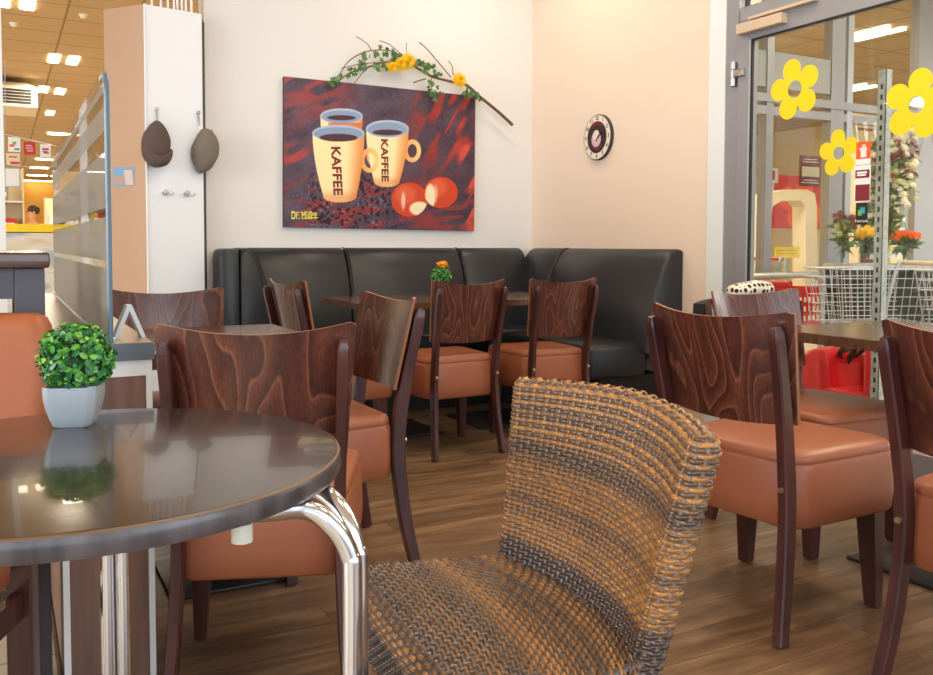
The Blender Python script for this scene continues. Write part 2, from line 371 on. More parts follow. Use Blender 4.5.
bench_module('backrest', bench, 1.955-1.34-g, fa(1.34)); bench_module('backrest', bench, 2.78-1.955-g, fa(1.955)); bench_module('backrest', bench, WB-2.78-.12, fa(2.78))
bench_module('backrest', bench, 5.3-4.89, fb(4.89)); bench_module('backrest', bench, 4.88-3.79, fb(3.79))
# end wing at the left: square back block and curved cushion end facing the room
xw0 = 1.13; xw1 = aty(241, 260, 5.14).x
b = MB(); b.bb(xw0, xw1, 5.14, WA-.004, .02, 1.015, bev=.03); b.build('end_panel', 'black_leather', bench)
def fw(s, p, z): return (xw1+.004+p*.75, 5.14+s, z)
bench_module('end_cushion', bench, .25, fw)
for (s0, s1, f) in ((5.14, 5.16, None),):
    pts = [(xw1+.002, 5.137, z) for z in (.3, .6, .9, .99)] + [(xw1+.004+p*.75+.004, 5.137, z) for p, z in bprof()[::-1][2:9]]
    MB().tube(pts, .0045, 6).build('piping', 'piping', bench)
for a in (1.955, 2.78):
    MB().tube([(a-.002, WA-.004-p, z) for p, z in bprof()[1:-1]], .004, 6).build('piping', 'piping', bench)
MB().tube([(WB-.004-p, 4.885, z) for p, z in bprof()[1:-1]], .004, 6).build('piping', 'piping', bench)
for (x0, x1, y0, y1) in ((1.33, 1.95, 4.83, 5.2), (1.958, 2.775, 4.83, 5.2), (2.783, 3.2, 4.79, 5.2), (2.80, 3.2, 3.83, 4.785)):
    b = MB(); b.bb(x0, x1, y0, y1, .30, .49, bev=.03); b.build('seat', 'black_leather', bench, 60)
MB().bb(1.4, 3.3, 4.95, 5.35, 0, .3).bb(2.92, 3.38, 3.9, 5.0, 0, .3).build('plinth', 'plinth', bench)

# ------------------------------------------------------------------ chairs
def rr_ring(z, ins, crown=0):
    # seat outline: wide rounded trapezoid with bowed rear
    pts = []; n = 64
    hw_f, hw_r, yf, yr, rc = .226-ins, .200-ins, .215-ins, -.185+ins, .05
    cs = [(hw_f-rc, yf-rc, 0), (-hw_f+rc, yf-rc, 90), (-hw_r+rc, yr+rc, 180), (hw_r-rc, yr+rc, 270)]
    for cx, cy, a0 in cs:
        for k in range(8):
            a = math.radians(a0+90*k/7); x = cx+rc*math.cos(a); y = cy+rc*math.sin(a)
            if y < 0: y -= .028*(1-(x/.2)**2)*(-y/.185)
            pts.append((x, y, z+crown*0))
    return pts
def make_seat(parent, mt, z0=.282, z1=.492):
    rings = []
    for z, i in ((z0, .02), (z0+.004, .006), (z0+.012, .0), (z0+.06, -.003), (z1-.045, .0), (z1-.036, .003), (z1-.033, .0045), (z1-.030, .003), (z1-.018, .004), (z1-.007, .009), (z1, .024), (z1+.004, .06), (z1+.006, .11), (z1+.007, .15)):
        rings.append(rr_ring(z, i))
    # bottom corners tuck up a little
    return MB().loft(rings).build('seat', mt, parent, smooth=50)
def panel_fn(u, v, off):
    # u -1..1 across, v 0..1 up
    hw = .193+.022*v; zt = .875; zb = .572
    z0 = zb-.010*(1-u*u); z1 = zt-.026*(1-u*u)
    if abs(u) > .93: z1 -= (abs(u)-.93)*.12
    z = z0+(z1-z0)*v; x = u*hw
    y = (-.235-.06*(z-.57)/.3) - .046*(1-u*u) + .040
    return Vector((x, y+off, z))
def make_panel(parent, mt='ply'):
    nu, nv = 28, 8; b = MB()
    G = {}
    for s, off in ((0, .0055), (1, -.0055)):
        for i in range(nu+1):
            for j in range(nv+1): G[s, i, j] = len(b.v)+0; b.v.append(tuple(panel_fn(-1+2*i/nu, j/nv, off))); b.cl.append(None)
    f = lambda *q: (b.f.append(tuple(G[k] for k in q[:-1])), b.mi.append(q[-1]))
    for i in range(nu):
        for j in range(nv):
            f((0, i, j), (0, i+1, j), (0, i+1, j+1), (0, i, j+1), 0); f((1, i, j), (1, i, j+1), (1, i+1, j+1), (1, i+1, j), 0)
        f((0, i, nv), (0, i+1, nv), (1, i+1, nv), (1, i, nv), 1); f((0, i, 0), (1, i, 0), (1, i+1, 0), (0, i+1, 0), 1)
    for j in range(nv):
        for i in (0, nu): f((0, i, j), (0, i, j+1), (1, i, j+1), (1, i, j), 1)
    return b.build('backrest', [mt, 'plyedge'], parent, 40)
def post(parent, s):
    # curved rear leg that carries on up behind the plywood
    yb = lambda z: (-.235-.06*(z-.57)/.3)-.014
    P = [(.198*s, -.262, .004), (.186*s, -.232, .16), (.178*s, -.214, .33), (.176*s, -.218, .46), (.180*s, -.240, .60), (.185*s, -.270, .74), (.187*s, -.290, .832)]
    P = catmull(P, 5); vs = []
    rings = []
    for i, p in enumerate(P):
        w = .0135; d = .019+.004*math.sin(PI*min(1, p.z/.7)); 
        if i == len(P)-1: w *= .6; d *= .6
        if i == len(P)-2: w *= .95; d *= .95
        t = (P[min(i+1, len(P)-1)]-P[max(i-1, 0)]).normalized(); n = Vector((0, t.z, -t.y)); c = .25
        ring = []
        for a, bb in ((-1, -1+c), (-1+c, -1), (1-c, -1), (1, -1+c), (1, 1-c), (1-c, 1), (-1+c, 1), (-1, 1-c)):
            ring.append(p+Vector((a*w, 0, 0))+n*bb*d)
        rings.append(ring)
    o = MB().loft(rings).build('leg', 'darkwood', parent, 30)
    bz = Vector((.177*s, -.2385, .402)); bl = MB(); bl.cyl(bz+Vector((0, .006, 0)), bz+Vector((0, -.004, 0)), .0075, 12); bl.build('bolt', 'brass', o)
    return o
def fleg(parent, s):
    r = []
    for z, w in ((.004, .0155), (.02, .0165), (.2, .023), (.33, .027)):
        x = s*(.196-.010*z/.33); y = .155-.012*z/.33+.0; r.append([(x+a*w, y+c*w, z) for a, c in ((-1, -1), (1, -1), (1, 1), (-1, 1))])
    return MB().loft(r).build('leg', 'darkwood', parent, 20)
def make_chair(label, loc, h, seat_mt='leather', group=None):
    t = thing('dining_chair', label, 'chair', (loc[0], loc[1], 0), -math.radians(h), group)
    make_seat(t, seat_mt); make_panel(t)
    for s in (-1, 1): post(t, s); fleg(t, s)
    MB().bb(-.15, .15, -.17, .16, .285, .305).build('seat_frame', 'darkwood', t, 0)
    return t
GR = 'plywood-backed dining chairs around the café tables'
c0 = make_chair('brown chair with orange seat right behind the round table, its plywood back towards us', (.574, 2.105), 21, group=GR)
def chair(loc, h, label, sx=1, sy=1): return dup(c0, (loc[0], loc[1], 0), -math.radians(h), label, GR, (sx, sy, 1))
chair((.912, 2.762), -91, 'plywood-backed chair in the aisle, seen side-on and facing left towards the glass divider', 1.02)
chair((2.0, 3.985), -2, 'plywood-backed chair, back to us, directly in front of the small orange-flowered pot', .97)
chair((2.571, 3.99), 1, 'plywood-backed chair, back to us, just above the left corner of the rattan chair', .95)
chair((2.012, 1.822), 83, 'large plywood-backed chair right of the rattan chair, tucked up to the table by the door', 1.12, 1.06)
chair((2.565, 2.15), 182, 'plywood-backed chair facing us beside the glass door with the spotted cloth behind it', 1.02, 1.16)
chair((2.085, 1.115), 86, 'plywood-backed chair cut off by the right edge, only its left side showing', 1.1)
chair((.562, 3.22), 179, 'plywood-backed chair facing us in front of the white pillar')
chair((1.47, 4.14), 84, 'plywood-backed chair seen edge-on at the left end of the joined tables')

# padded chair at the far left
t = thing('upholstered_chair', 'chair with a fully padded orange leather back at the left edge, behind the potted plant', 'chair', (-.24, 1.862, 0), -math.radians(204), None)
def cush(u, v):
    return None
rings = []
for z, i in ((.47, .02), (.48, .004), (.60, 0), (.80, 0), (.865, .003), (.885, .012), (.893, .03)):
    ring = []; hw = .235-i; y0 = -.235-.05*(z-.5)/.4; d = .035-i*.6
    for cx, cy, a0 in ((hw-.03, d*.3, 0), (-hw+.03, d*.3, 90), (-hw+.03, -d*.3, 180), (hw-.03, -d*.3, 270)):
        for k in range(6):
            a = math.radians(a0+90*k/5); x = cx+.03*math.cos(a); ring.append((x, y0+cy+d*.8*math.sin(a)-.02*(1-(x/.235)**2), z))
    rings.append(ring)
MB().loft(rings).build('backrest', 'leatherb', t, 60)
make_seat(t, 'leatherb', .36, .49)
for s in (-1, 1):
    MB().loft([[(s*.185+a*.023, -.235+c*.023, z) for a, c in ((-1, -1), (1, -1), (1, 1), (-1, 1))] for z in (0, .5)]).build('leg', 'darkwood', t, 20)
    MB().loft([[(s*.185+a*w, .16+c*w, z) for a, c in ((-1, -1), (1, -1), (1, 1), (-1, 1))] for z, w in ((0, .016), (.36, .024))]).build('leg', 'darkwood', t, 20)
MB().bb(-.16, .16, -.25, -.225, .27, .325).bb(-.195, -.175, -.21, .14, .27, .325).bb(.175, .195, -.21, .14, .27, .325).build('stretcher', 'darkwood', t, 0)

# ------------------------------------------------------------------ pedestal tables
def ped_table(label, x0, x1, y0, y1, ztop, px, py, group=None, plate=.44):
    cx, cy = (x0+x1)/2, (y0+y1)/2
    t = thing('pedestal_table', label, 'table', (px, py, 0), 0, group)
    MB().bb(x0-px, x1-px, y0-py, y1-py, ztop-.036, ztop, bev=.003).build('tabletop', 'tabletop', t, 20)
    MB().bb(-plate/2, plate/2, -plate/2, plate/2, 0, .012, bev=.004).cyl((0, 0, .012), (0, 0, .03), .06, 24).build('base_plate', 'iron', t, 30)
    MB().cyl((0, 0, .03), (0, 0, ztop-.036), .035, 24).box((0, 0, ztop-.042), (.3, .3, .012)).build('column', 'iron', t, 30)
    return t
ped_table('dark brown square café table in front of the bench, left one of the joined pair', 1.612, 2.285, 4.12, 4.80, .74, 1.905, 4.46)
ped_table('dark brown square café table in front of the bench, right one of the joined pair', 2.287, 2.96, 4.12, 4.80, .74, 2.585, 4.48)
ped_table('dark brown rectangular café table standing against the glass divider', .35, .90, 2.48, 3.245, .74, .585, 2.765, plate=.34)
ped_table('dark brown café table beside the glass door, between three chairs', 2.452, 3.15, 1.0, 2.32, .74, 2.69, 1.69, plate=.46)

# ------------------------------------------------------------------ round bistro table
RC = Vector((.093, 1.296, 0)); RR = .350
t = thing('round_table', 'round dark bistro table with bent chrome tube legs in the left foreground', 'table', RC)
MB().lathe([(0, .7495), (RR-.006, .7495), (RR-.002, .749)], n=128).build('tabletop', 'roundtop', t, 30)
MB().lathe([(RR-.002, .749), (RR+.0005, .7475), (RR+.001, .7465)], n=128).build('edge_line', 'brassline', t, 30)
MB().lathe([(RR+.001, .7465), (RR+.003, .742), (RR+.003, .727), (RR, .7215), (RR-.004, .7205), (0, .7205)], n=128).build('edge_band', 'roundedge', t, 30)
angs = [math.radians(a) for a in (-40, 78.5, 199)]
lr = .395
for i in range(3):
    a, c = angs[i], angs[(i+1) % 3]
    A = Vector((math.cos(a), math.sin(a), 0)); B = Vector((math.cos(c), math.sin(c), 0))
    ta = Vector((-A.y, A.x, 0))*.0132; tb = Vector((B.y, -B.x, 0))*.0132
    zt = .7065; P = [A*(lr+.015)+ta+Z*.01, A*lr+ta+Z*.3, A*lr+ta+Z*.60, A*(lr-.004)+ta+Z*.645, A*(lr-.022)+ta*1.6+Z*.682, A*(lr-.055)+ta*2.6+Z*zt, A*(lr-.12)+ta*5+Z*(zt+.002),
         (A+B)*.13+Z*(zt+.002), B*(lr-.12)+tb*5+Z*(zt+.002), B*(lr-.055)+tb*2.6+Z*zt, B*(lr-.022)+tb*1.6+Z*.682, B*(lr-.004)+tb+Z*.645, B*lr+tb+Z*.60, B*lr+tb+Z*.3, B*(lr+.015)+tb+Z*.01]
    MB().tube(catmull(P, 8), .0128, 16).build('leg_tube', 'chrome', t, 60)
for x, y in ((242, 532),):
    p = atz(x, y, .705)-RC; MB().cyl((p.x, p.y, .716), (p.x, p.y, .694), .0125, 20).build('spacer', 'stop', t, 40)

# ------------------------------------------------------------------ potted plants
def square_pot(parent, mt, w=.047, h=.063, rz=0):
    b = MB(); rings = []
    def ring(z, hw, zc=0):
        r = []; rc = hw*.35
        for cx, cy, a0 in ((1, 1, 0), (-1, 1, 90), (-1, -1, 180), (1, -1, 270)):
            for k in range(6):
                a = math.radians(a0+18*k); x = cx*(hw-rc)+rc*math.cos(a); y = cy*(hw-rc)+rc*math.sin(a)
                m_ = 1-min(abs(x), abs(y))/hw; r.append((x, y, z-zc*m_))
        return r
    for z, k in ((0, .66), (.002, .70), (.012, .80), (.026, .91), (.042, .985), (.054, 1.0), (.062, 1.0)): rings.append(ring(z*h/.063, w*k, .006 if z > .05 else 0))
    rings.append(ring(h-.001, w*.95, .006)); rings.append(ring(h*.8, w*.9))
    b.loft(rings); return b.build('pot', mt, parent, 50)
def leaf_ball(parent, c, r, n, ls, name='foliage', bright=1):
    b = MB(); R = np.random.default_rng(n)
    for i in range(n):
        z = R.uniform(-.75, 1); a = R.uniform(0, 2*PI); q = math.sqrt(1-z*z) if abs(z) < 1 else 0
        nd = Vector((q*math.cos(a), q*math.sin(a), z)); p = Vector(c)+nd*r*R.uniform(.72, 1.03)
        d = (nd+Vector(R.normal(0, .55, 3))).normalized(); s = d.cross(Vector(R.normal(0, 1, 3))).normalized(); u = d.cross(s)
        L = ls*R.uniform(.7, 1.2); W = L*.62; g = R.random()
        col = lin((60+95*g**2, 120+75*g, 40+30*g)) if R.random() < .55 else lin((24+40*g, 84+60*g, 44+36*g))
        vs = [p-u*L*.5, p-u*L*.2+s*W*.42+d*L*.06, p+u*L*.25+s*W*.42+d*L*.06, p+u*L*.5-d*L*.05, p+u*L*.25-s*W*.42+d*L*.06, p-u*L*.2-s*W*.42+d*L*.06, p+d*L*.0]
        b.add(vs, [(0, 1, 6), (1, 2, 6), (2, 3, 6), (3, 4, 6), (4, 5, 6), (5, 0, 6)], 0, col)
    return b.build(name, 'leaf', parent, 80)
pp = atz(71, 428, .75)
t = thing('potted_plant', 'small green boxwood ball in a grey square pot on the round table', 'plant', (pp.x+.008, pp.y+.03, .7497), math.radians(-19))
square_pot(t, 'pot', .0405, .068)
leaf_ball(t, (.004, 0, .107), .057, 1400, .0135)
MB().sphere((.004, 0, .104), .046, 10, sc=(1, 1, .9)).build('moss_core', mat('moss_core', (40, 66, 34), .9), t)
pp = aty(441, 285, 4.42)
t = thing('potted_plant', 'small green plant with an orange flower standing on the bench table', 'plant', (pp.x, pp.y, .7405), .5)
square_pot(t, 'potw', .042, .06); leaf_ball(t, (0, 0, .125), .056, 420, .022)
MB().sphere((0, 0, .12), .044, 8).build('moss_core', bpy.data.materials['moss_core'], t)
def daisy(b, c, nrm, r, n=26, mi=0, layers=3):
    nrm = Vector(nrm).normalized(); s = nrm.orthogonal().normalized(); u = nrm.cross(s)
    for l in range(layers):
        for k in range(n):
            a = 2*PI*(k+l*.5)/n+random.uniform(-.06, .06); d = s*math.cos(a)+u*math.sin(a); w = nrm.cross(d); L = r*(1-.27*l)
            p = Vector(c)+nrm*(.15*r*l)
            b.add([p, p+d*L*.6+w*r*.09+nrm*.08*r, p+d*L+nrm*(.02+.12*l)*r, p+d*L*.6-w*r*.09+nrm*.08*r], [(0, 1, 2, 3)], mi)
b = MB(); daisy(b, (-.016, -.01, .184), (0, -.6, 1), .034); daisy(b, (.016, -.01, .188), (.2, -.5, 1), .036); b.build('flower', 'oflower', t, 0)

# ------------------------------------------------------------------ glass divider
XG = .21; YN = 2.055; YF = 4.32
t = thing('glass_divider', 'low panelled divider with a brown ledge and a banded frosted glass screen on top', 'divider', (XG, YN, 0))
E0 = lambda *a, **k: MB().bb(*a, **k)
o = MB().bb(-.11, .088, 0, 2.25, .782, .82, bev=.002); o.build('ledge', ['ledge'], t, 20)
MB().bb(-.112, .090, -.004, 0.0005, .781, .819).build('ledge_edge', 'ledgeedge', t, 0)
for x in (-.105, .072):
    MB().bb(x, x+.013, 0.002, .016, 0, .781).build('frame_post', 'whitemetal', t, 0)
MB().bb(-.092, .072, .003, .015, .745, .781).build('frame_rail', 'whitemetal', t, 0)
MB().bb(-.091, -.012, .006, .02, .02, .744).bb(-.012, .071, .006, .02, .02, .744).build('end_panel', 'panelwood', t, 0)
MB().bb(-.10, -.09, .02, 2.24, .02, .78).bb(.07, .08, .02, 2.24, .02, .78).build('side_panel', 'panelwood', t, 0)
MB().bb(-.104, .084, .004, 2.24, 0, .02).build('plinth', 'plinth', t, 0)
zs = [(.82, .985, 1), (.985, 1.003, 0), (1.003, 1.10, 1), (1.10, 1.12, 0), (1.12, 1.245, 1), (1.245, 1.29, 0), (1.29, 1.345, 1), (1.345, 1.375, 0), (1.375, 1.395, 1), (1.395, 1.425, 0)]
b = MB()
for z0, z1, fr in zs:
    y0 = 0.02; y1 = 2.24
    if z1 > 1.4: y0 = .035
    b.bb(-.004, .004, y0, y1, z0, z1, 0 if not fr else 1)
b.build('glass_pane', ['glass', 'frost'], t, 0)
P = [(0, .012, .82), (0, .012, 1.3), (0, .012, 1.375), (0, .016, 1.40), (0, .028, 1.418), (0, .05, 1.426), (0, .12, 1.427)]
MB().tube([Vector(q)+Vector((0, 0, -.012 if q[2] > 1 else 0)) for q in catmull(P, 5)], .0068, 8, sx=.9).build('edge_profile', 'glassedge', t, 40)
MB().bb(-.012, .012, .02, 2.24, .8205, .829).build('clamp_rail', 'alulight', t, 0)
# folded tent card
pc = atz(126, 328, .82)
t = tag(MB().prism([(-.036, 0), (-.026, 0), (.0, .064), (.026, 0), (.036, 0), (.005, .078), (-.005, .078)], 0, .03, 'xz').build('tent_card', mat('tent_card_print', (206, 212, 214), .5), loc=(.262, 2.16, .8202), rz=.1), 'small folded white and blue tent card on the ledge of the glass divider', 'card')

# dark bar table left
t = thing('bar_table', 'tall dark wooden table with thick square legs at the left edge, behind the padded chair', 'table', (-.378, 2.55, 0))
MB().bb(-.45, .475, -.36, .36, .985, 1.021, bev=.006).build('tabletop', 'tabletop', t, 30)
for sx in (-.405, .434):
    for sy in (-.30, .30): MB().bb(sx-.031, sx+.031, sy-.033, sy+.033, 0, .984, bev=.002).build('leg', mat('slate_wood', (84, 80, 88), .45) if 'slate_wood' not in bpy.data.materials else bpy.data.materials['slate_wood'], t, 20)
for y in (-.325, .30): MB().bb(-.37, .402, y, y+.025, .915, .984).build('apron', bpy.data.materials['slate_wood'], t, 0)

# ------------------------------------------------------------------ wall picture
PX0, PX1, PZ0, PZ1, PYF = 1.568, 2.926, 1.150, 2.086, 5.37
W_, H_ = 420, 290
u = np.linspace(0, 1, W_)[:, None]*np.ones((1, H_)); v = np.ones((W_, 1))*np.linspace(0, 1, H_)[None, :]
def proj(px, py, pz):
    d = np.stack([px, py, pz-H], -1); f = d@np.array(FW); return 466.5+FPX*(d@np.array(R1))/f, 286.7-FPX*(d@np.array(U1))/f
# picture drawn on its own flat coordinates a (0..587 wide) , b (0..465 high) measured on the canvas
w0, w1 = 1, 1.104
xx = 70+587*(u*w1/((1-u)*w0+u*w1)); yy = 172+56*(xx-70)/587+(1-v)*(461-46*(xx-70)/587)
def smooth_noise(nx, ny, seed):
    r = np.random.default_rng(seed); G = r.random((nx+2, ny+2))
    gx = (xx/830*nx); gy = (yy/680*ny); i = np.clip(gx.astype(int), 0, nx); j = np.clip(gy.astype(int), 0, ny); fx = gx-i; fy = gy-j; fx = fx*fx*(3-2*fx); fy = fy*fy*(3-2*fy)
    return (G[i, j]*(1-fx)+G[i+1, j]*fx)*(1-fy)+(G[i, j+1]*(1-fx)+G[i+1, j+1]*fx)*fy
def rot_noise(ang, sx, sy, seed):
    global xx, yy
    X, Y = xx, yy; a = math.radians(ang); xx = np.abs((X-360)*math.cos(a)+(Y-400)*math.sin(a)+500)*sx % 800; yy = np.abs(-(X-360)*math.sin(a)+(Y-400)*math.cos(a)+500)*sy % 650
    r = smooth_noise(12, 10, seed); xx, yy = X, Y; return r
img = np.zeros((W_, H_, 3)); base = np.array([88, 74, 88.]); img[:] = base  # glare haze on the canvas put into this lighter base tone
n1 = smooth_noise(9, 7, 3); n2 = smooth_noise(30, 24, 4); n3 = smooth_noise(120, 100, 9)
img += (n2-.5)[..., None]*22+(n3-.5)[..., None]*14
img = img*(1-.35*np.clip((xx-300)/400, 0, 1)[..., None])+np.array([58, 34, 38.])*.35*np.clip((xx-300)/400, 0, 1)[..., None]
def blend(mask, col):
    global img
    m_ = np.clip(mask, 0, 1)[..., None]; img = img*(1-m_)+np.array(col, float)*m_
def sm(e0, e1, x): t_ = np.clip((x-e0)/(e1-e0), 0, 1); return t_*t_*(3-2*t_)
fold = rot_noise(-22, 1.0, 4.5, 21); fold2 = rot_noise(-62, 1.0, 4.0, 22)
left_red = sm(.30, .55, fold)*(sm(420, 150, yy))*sm(330, 200, xx)
blend(left_red*.85, (178, 76, 74))
blend(sm(.36, .62, fold2)*sm(400, 540, xx)*sm(560, 330, yy)*.9, (170, 58, 52))
blend(sm(.6, .8, fold2)*sm(560, 640, xx)*.9, (222, 88, 70))
blend(sm(.5, .72, rot_noise(-8, 1.5, 5, 23))*sm(440, 540, yy)*.8, (150, 60, 60))
blend(sm(.35, .65, rot_noise(-28, 1, 3, 24))*sm(360, 400, yy)*sm(470, 420, yy)*sm(200, 100, xx), (180, 74, 74))
beans = (n3 > .66)*sm(420, 500, yy)*sm(480, 380, xx)*sm(120, 170, xx)
blend(beans*.8, (40, 26, 34)); blend((n3 < .16)*sm(450, 510, yy)*sm(430, 360, xx)*.5, (150, 150, 170))
def ell(cx, cy, rx, ry, s=1.5): q = np.sqrt(((xx-cx)/rx)**2+((yy-cy)/ry)**2); return np.clip((1-q)*min(rx, ry)/s+.5, 0, 1)
def mug(x0, x1, yt, x2, x3, yb, rx, ry, cofy, cc, cof):
    t_ = np.clip((yy-yt)/(yb-yt), 0, 1); bul = np.sin(t_*PI)*6
    xl = x0+(x2-x0)*t_**1.6-bul*.2; xr = x1+(x3-x1)*t_**1.6+bul*.2; cx = (xl+xr)/2; hw = (xr-xl)/2
    body = np.clip(np.minimum(xx-xl, xr-xx)/1.5, 0, 1)*(yy > yt)*np.clip((yb+18*np.sqrt(np.clip(1-((xx-cx)/hw)**2, 0, 1))-yy)/2, 0, 1)
    s_ = (xx-xl)/(xr-xl); t3 = sm(.62, 1.02, s_); t4 = sm(.85, 1.1, t_)
    col = np.array([250, 232, 176.])*(1-t3)[..., None]+np.array([232, 150, 84.])*t3[..., None]
    col = col*(1-t4*.7)[..., None]+np.array([226, 120, 66.])*(t4*.7)[..., None]
    blend2(body, col)
    rim = ell((x0+x1)/2, yt, rx, ry); blend(rim, (176, 192, 214)); blend(ell((x0+x1)/2, yt+2, rx-5, ry-5)*1., (140, 160, 190)); blend(ell((x0+x1)/2, cofy, *cof), (84, 56, 62))
def blend2(mask, col):
    global img
    m_ = np.clip(mask, 0, 1)[..., None]; img = img*(1-m_)+col*m_
def handle(cx, cy, rx, ry, ix, iy):
    ring_ = ell(cx, cy, rx, ry)*(1-ell(cx, cy, ix, iy)); t_ = np.clip((xx-(cx-rx))/(2*rx), 0, 1)[..., None]
    blend2(ring_, np.array([236, 160, 96.])*(1-t_)+np.array([250, 214, 140.])*t_)
mug(180, 310, 292, 200, 290, 420, 65, 24, 297, None, (43, 8)); 
blend(((yy > 312) & (xx > 205) & (xx < 306) & (yy < 330))*.8, (214, 110, 70))
handle(352, 412, 30, 36, 17, 22)
handle(463, 397, 27, 35, 14, 21)
mug(320, 452, 330, 345, 425, 492, 66, 27, 341, None, (45, 9))
handle(332, 427, 30, 38, 16, 23)
mug(156, 316, 344, 190, 292, 540, 80, 25, 358, None, (58, 12))
for cx, cy, r, sx_, hx, hy, hr in ((455, 547, 53, 1.05, 487, 575, (30, 20)), (553, 525, 48, 1.08, 520, 536, (15, 36))):
    q = ell(cx, cy, r*sx_, r); blend(q, (206, 74, 44)); blend(ell(cx-12, cy-14, r*.6, r*.55, 14)*.55, (232, 120, 84)); blend(ell(cx-r*.35, cy+4, r*.12, r*.5, 5)*.8, (250, 214, 196))
    blend(ell(hx, hy, hr[0]+3, hr[1]+3)*q, (236, 150, 100)); blend(ell(hx, hy, *hr)*q, (246, 226, 190))
img = np.clip(img, 0, 255)/255; li = np.where(img <= .04045, img/12.92, ((img+.055)/1.055)**2.4)
cw, ch = PX1-PX0, PZ1-PZ0
pic = thing('wall_picture', 'large red and black canvas of three coffee mugs marked KAFFEE on the back wall', 'picture', (PX0, PYF, PZ0))
pic.rotation_euler = (0, math.radians(.45), 0)
me = bpy.data.meshes.new('canvas')
vv = np.stack([u*cw, np.zeros_like(u), v*ch], -1).reshape(-1, 3); idx = np.arange(W_*H_).reshape(W_, H_)
ff = np.stack([idx[:-1, :-1], idx[1:, :-1], idx[1:, 1:], idx[:-1, 1:]], -1).reshape(-1, 4)
me.from_pydata(vv.tolist(), [], ff.tolist()); ca = me.color_attributes.new('col', 'FLOAT_COLOR', 'POINT')
ca.data.foreach_set('color', np.concatenate([li, np.ones((W_, H_, 1))], -1).astype(np.float32).ravel()); me.materials.append(M['print'])
o = bpy.data.objects.new('canvas', me); C.objects.link(o); o.parent = pic
MB().bb(.0, cw, .0012, .029, .0, ch).build('stretcher_frame', mat('canvas_side', (62, 40, 44), .7), pic, 0)
def on_pic(x, y):   # place from canvas measurement
    p = aty(x, y, PYF-.001); return (p.x-PX0, -.0012, p.z-PZ0)
def ptxt(body, x0, y0, x1, y1, size, mt, sp=1, name='lettering', bold=.001, wscale=1):
    a = Vector(on_pic(x0, y0)); c = Vector(on_pic(x1, y1)); d = (c-a).normalized(); o = text_mesh(name, body, size, mt, .0003, 'CENTER', sp, bold); o.parent = pic
    orient(o, (a+c)/2, d, d.cross(Vector((0, -1, 0)))*-1 if False else Vector((0, -1, 0)).cross(d)); 
    w = max(v_.co.x for v_ in o.data.vertices)-min(v_.co.x for v_ in o.data.vertices); k = (c-a).length/w; o.scale = (k, wscale, 1); return o
M['kaffee'] = mat('kaffee_letters', (128, 34, 30), .6); M['sig'] = mat('signature_yellow', (226, 214, 90), .6)
ptxt('KAFFEE', 334.5, 146, 337.5, 194.5, .094, 'kaffee', 1.02, wscale=.9, bold=.003)
ptxt('KAFFEE', 383.3, 138, 384.5, 180.5, .075, 'kaffee', 1.02, wscale=.9, bold=.0025)
ptxt('Dr. Müller', 291, 215.5, 317, 215.3, .07, 'sig', 1, bold=.002)
b = MB()
for p in (((292, 212.6), (300, 212.2)), ((309, 213), (316.5, 212.8)), ((303, 218.5), (318, 217.4))):
    b.tube([on_pic(*p[0]), on_pic(*p[1])], .0035, 6)
b.build('signature_stroke', 'sig', pic)

# ------------------------------------------------------------------ branch with ivy and daisies
def zp(x, y, Y=5.33): return aty(320+x/4.665, 30+y/4.665, Y)
t = thing('hanging_branch', 'crooked branch with ivy leaves and yellow daisies hung over the top of the picture', 'wall decoration')
b = MB()
main = catmull([zp(898, 443), zp(830, 380), zp(750, 315), zp(680, 255), zp(610, 240), zp(520, 215), zp(440, 170), zp(380, 150), zp(300, 150), zp(210, 178), zp(140, 200), zp(90, 235), zp(50, 258)], 5)
n_ = len(main); b.tube(main, [.0115-.0085*i/n_ for i in range(n_)], 7)
sec = [zp(90, 210), zp(130, 150), zp(190, 110), zp(250, 95), zp(330, 97), zp(380, 125)]
for P, r in ((sec, .0035), ([zp(240, 96), zp(222, 66), zp(190, 42), zp(168, 30)], .003), ([zp(385, 120), zp(355, 92), zp(320, 65), zp(278, 50)], .003), ([zp(403, 118), zp(403, 60)], .0022),
             ([zp(610, 220), zp(560, 160), zp(500, 90), zp(462, 57)], .004), ([zp(622, 212), zp(616, 170), zp(600, 145)], .003), ([zp(437, 246), zp(462, 236), zp(494, 228)], .004),
             ([zp(205, 190), zp(150, 260), zp(75, 335)], .0025), ([zp(90, 210), zp(45, 250), zp(0, 285)], .0025), ([zp(100, 180), zp(180, 160), zp(310, 148)], .0025), ([zp(520, 220), zp(518, 260), zp(530, 300)], .0025)):
    b.tube(catmull(P, 4), r, 6)
b.build('twig', 'bark', t, 60)
b = MB(); R = np.random.default_rng(11)
spots = [(60, 245, 16, 8), (75, 235, 12, 6), (210, 125, 14, 8), (265, 110, 12, 4), (283, 80, 5, 2), (310, 108, 14, 7), (345, 110, 14, 8), (375, 118, 10, 5), (265, 170, 22, 9), (300, 172, 14, 6), (190, 165, 18, 7), (150, 195, 20, 6), (200, 180, 12, 4), (340, 150, 16, 8), (450, 160, 16, 10), (480, 165, 16, 9), (515, 175, 14, 9), (545, 205, 14, 8), (490, 190, 14, 6), (520, 250, 10, 6), (530, 300, 18, 12), (545, 305, 16, 10), (680, 295, 18, 10), (705, 305, 18, 12), (730, 315, 14, 8), (755, 325, 8, 3), (100, 225, 12, 4)]
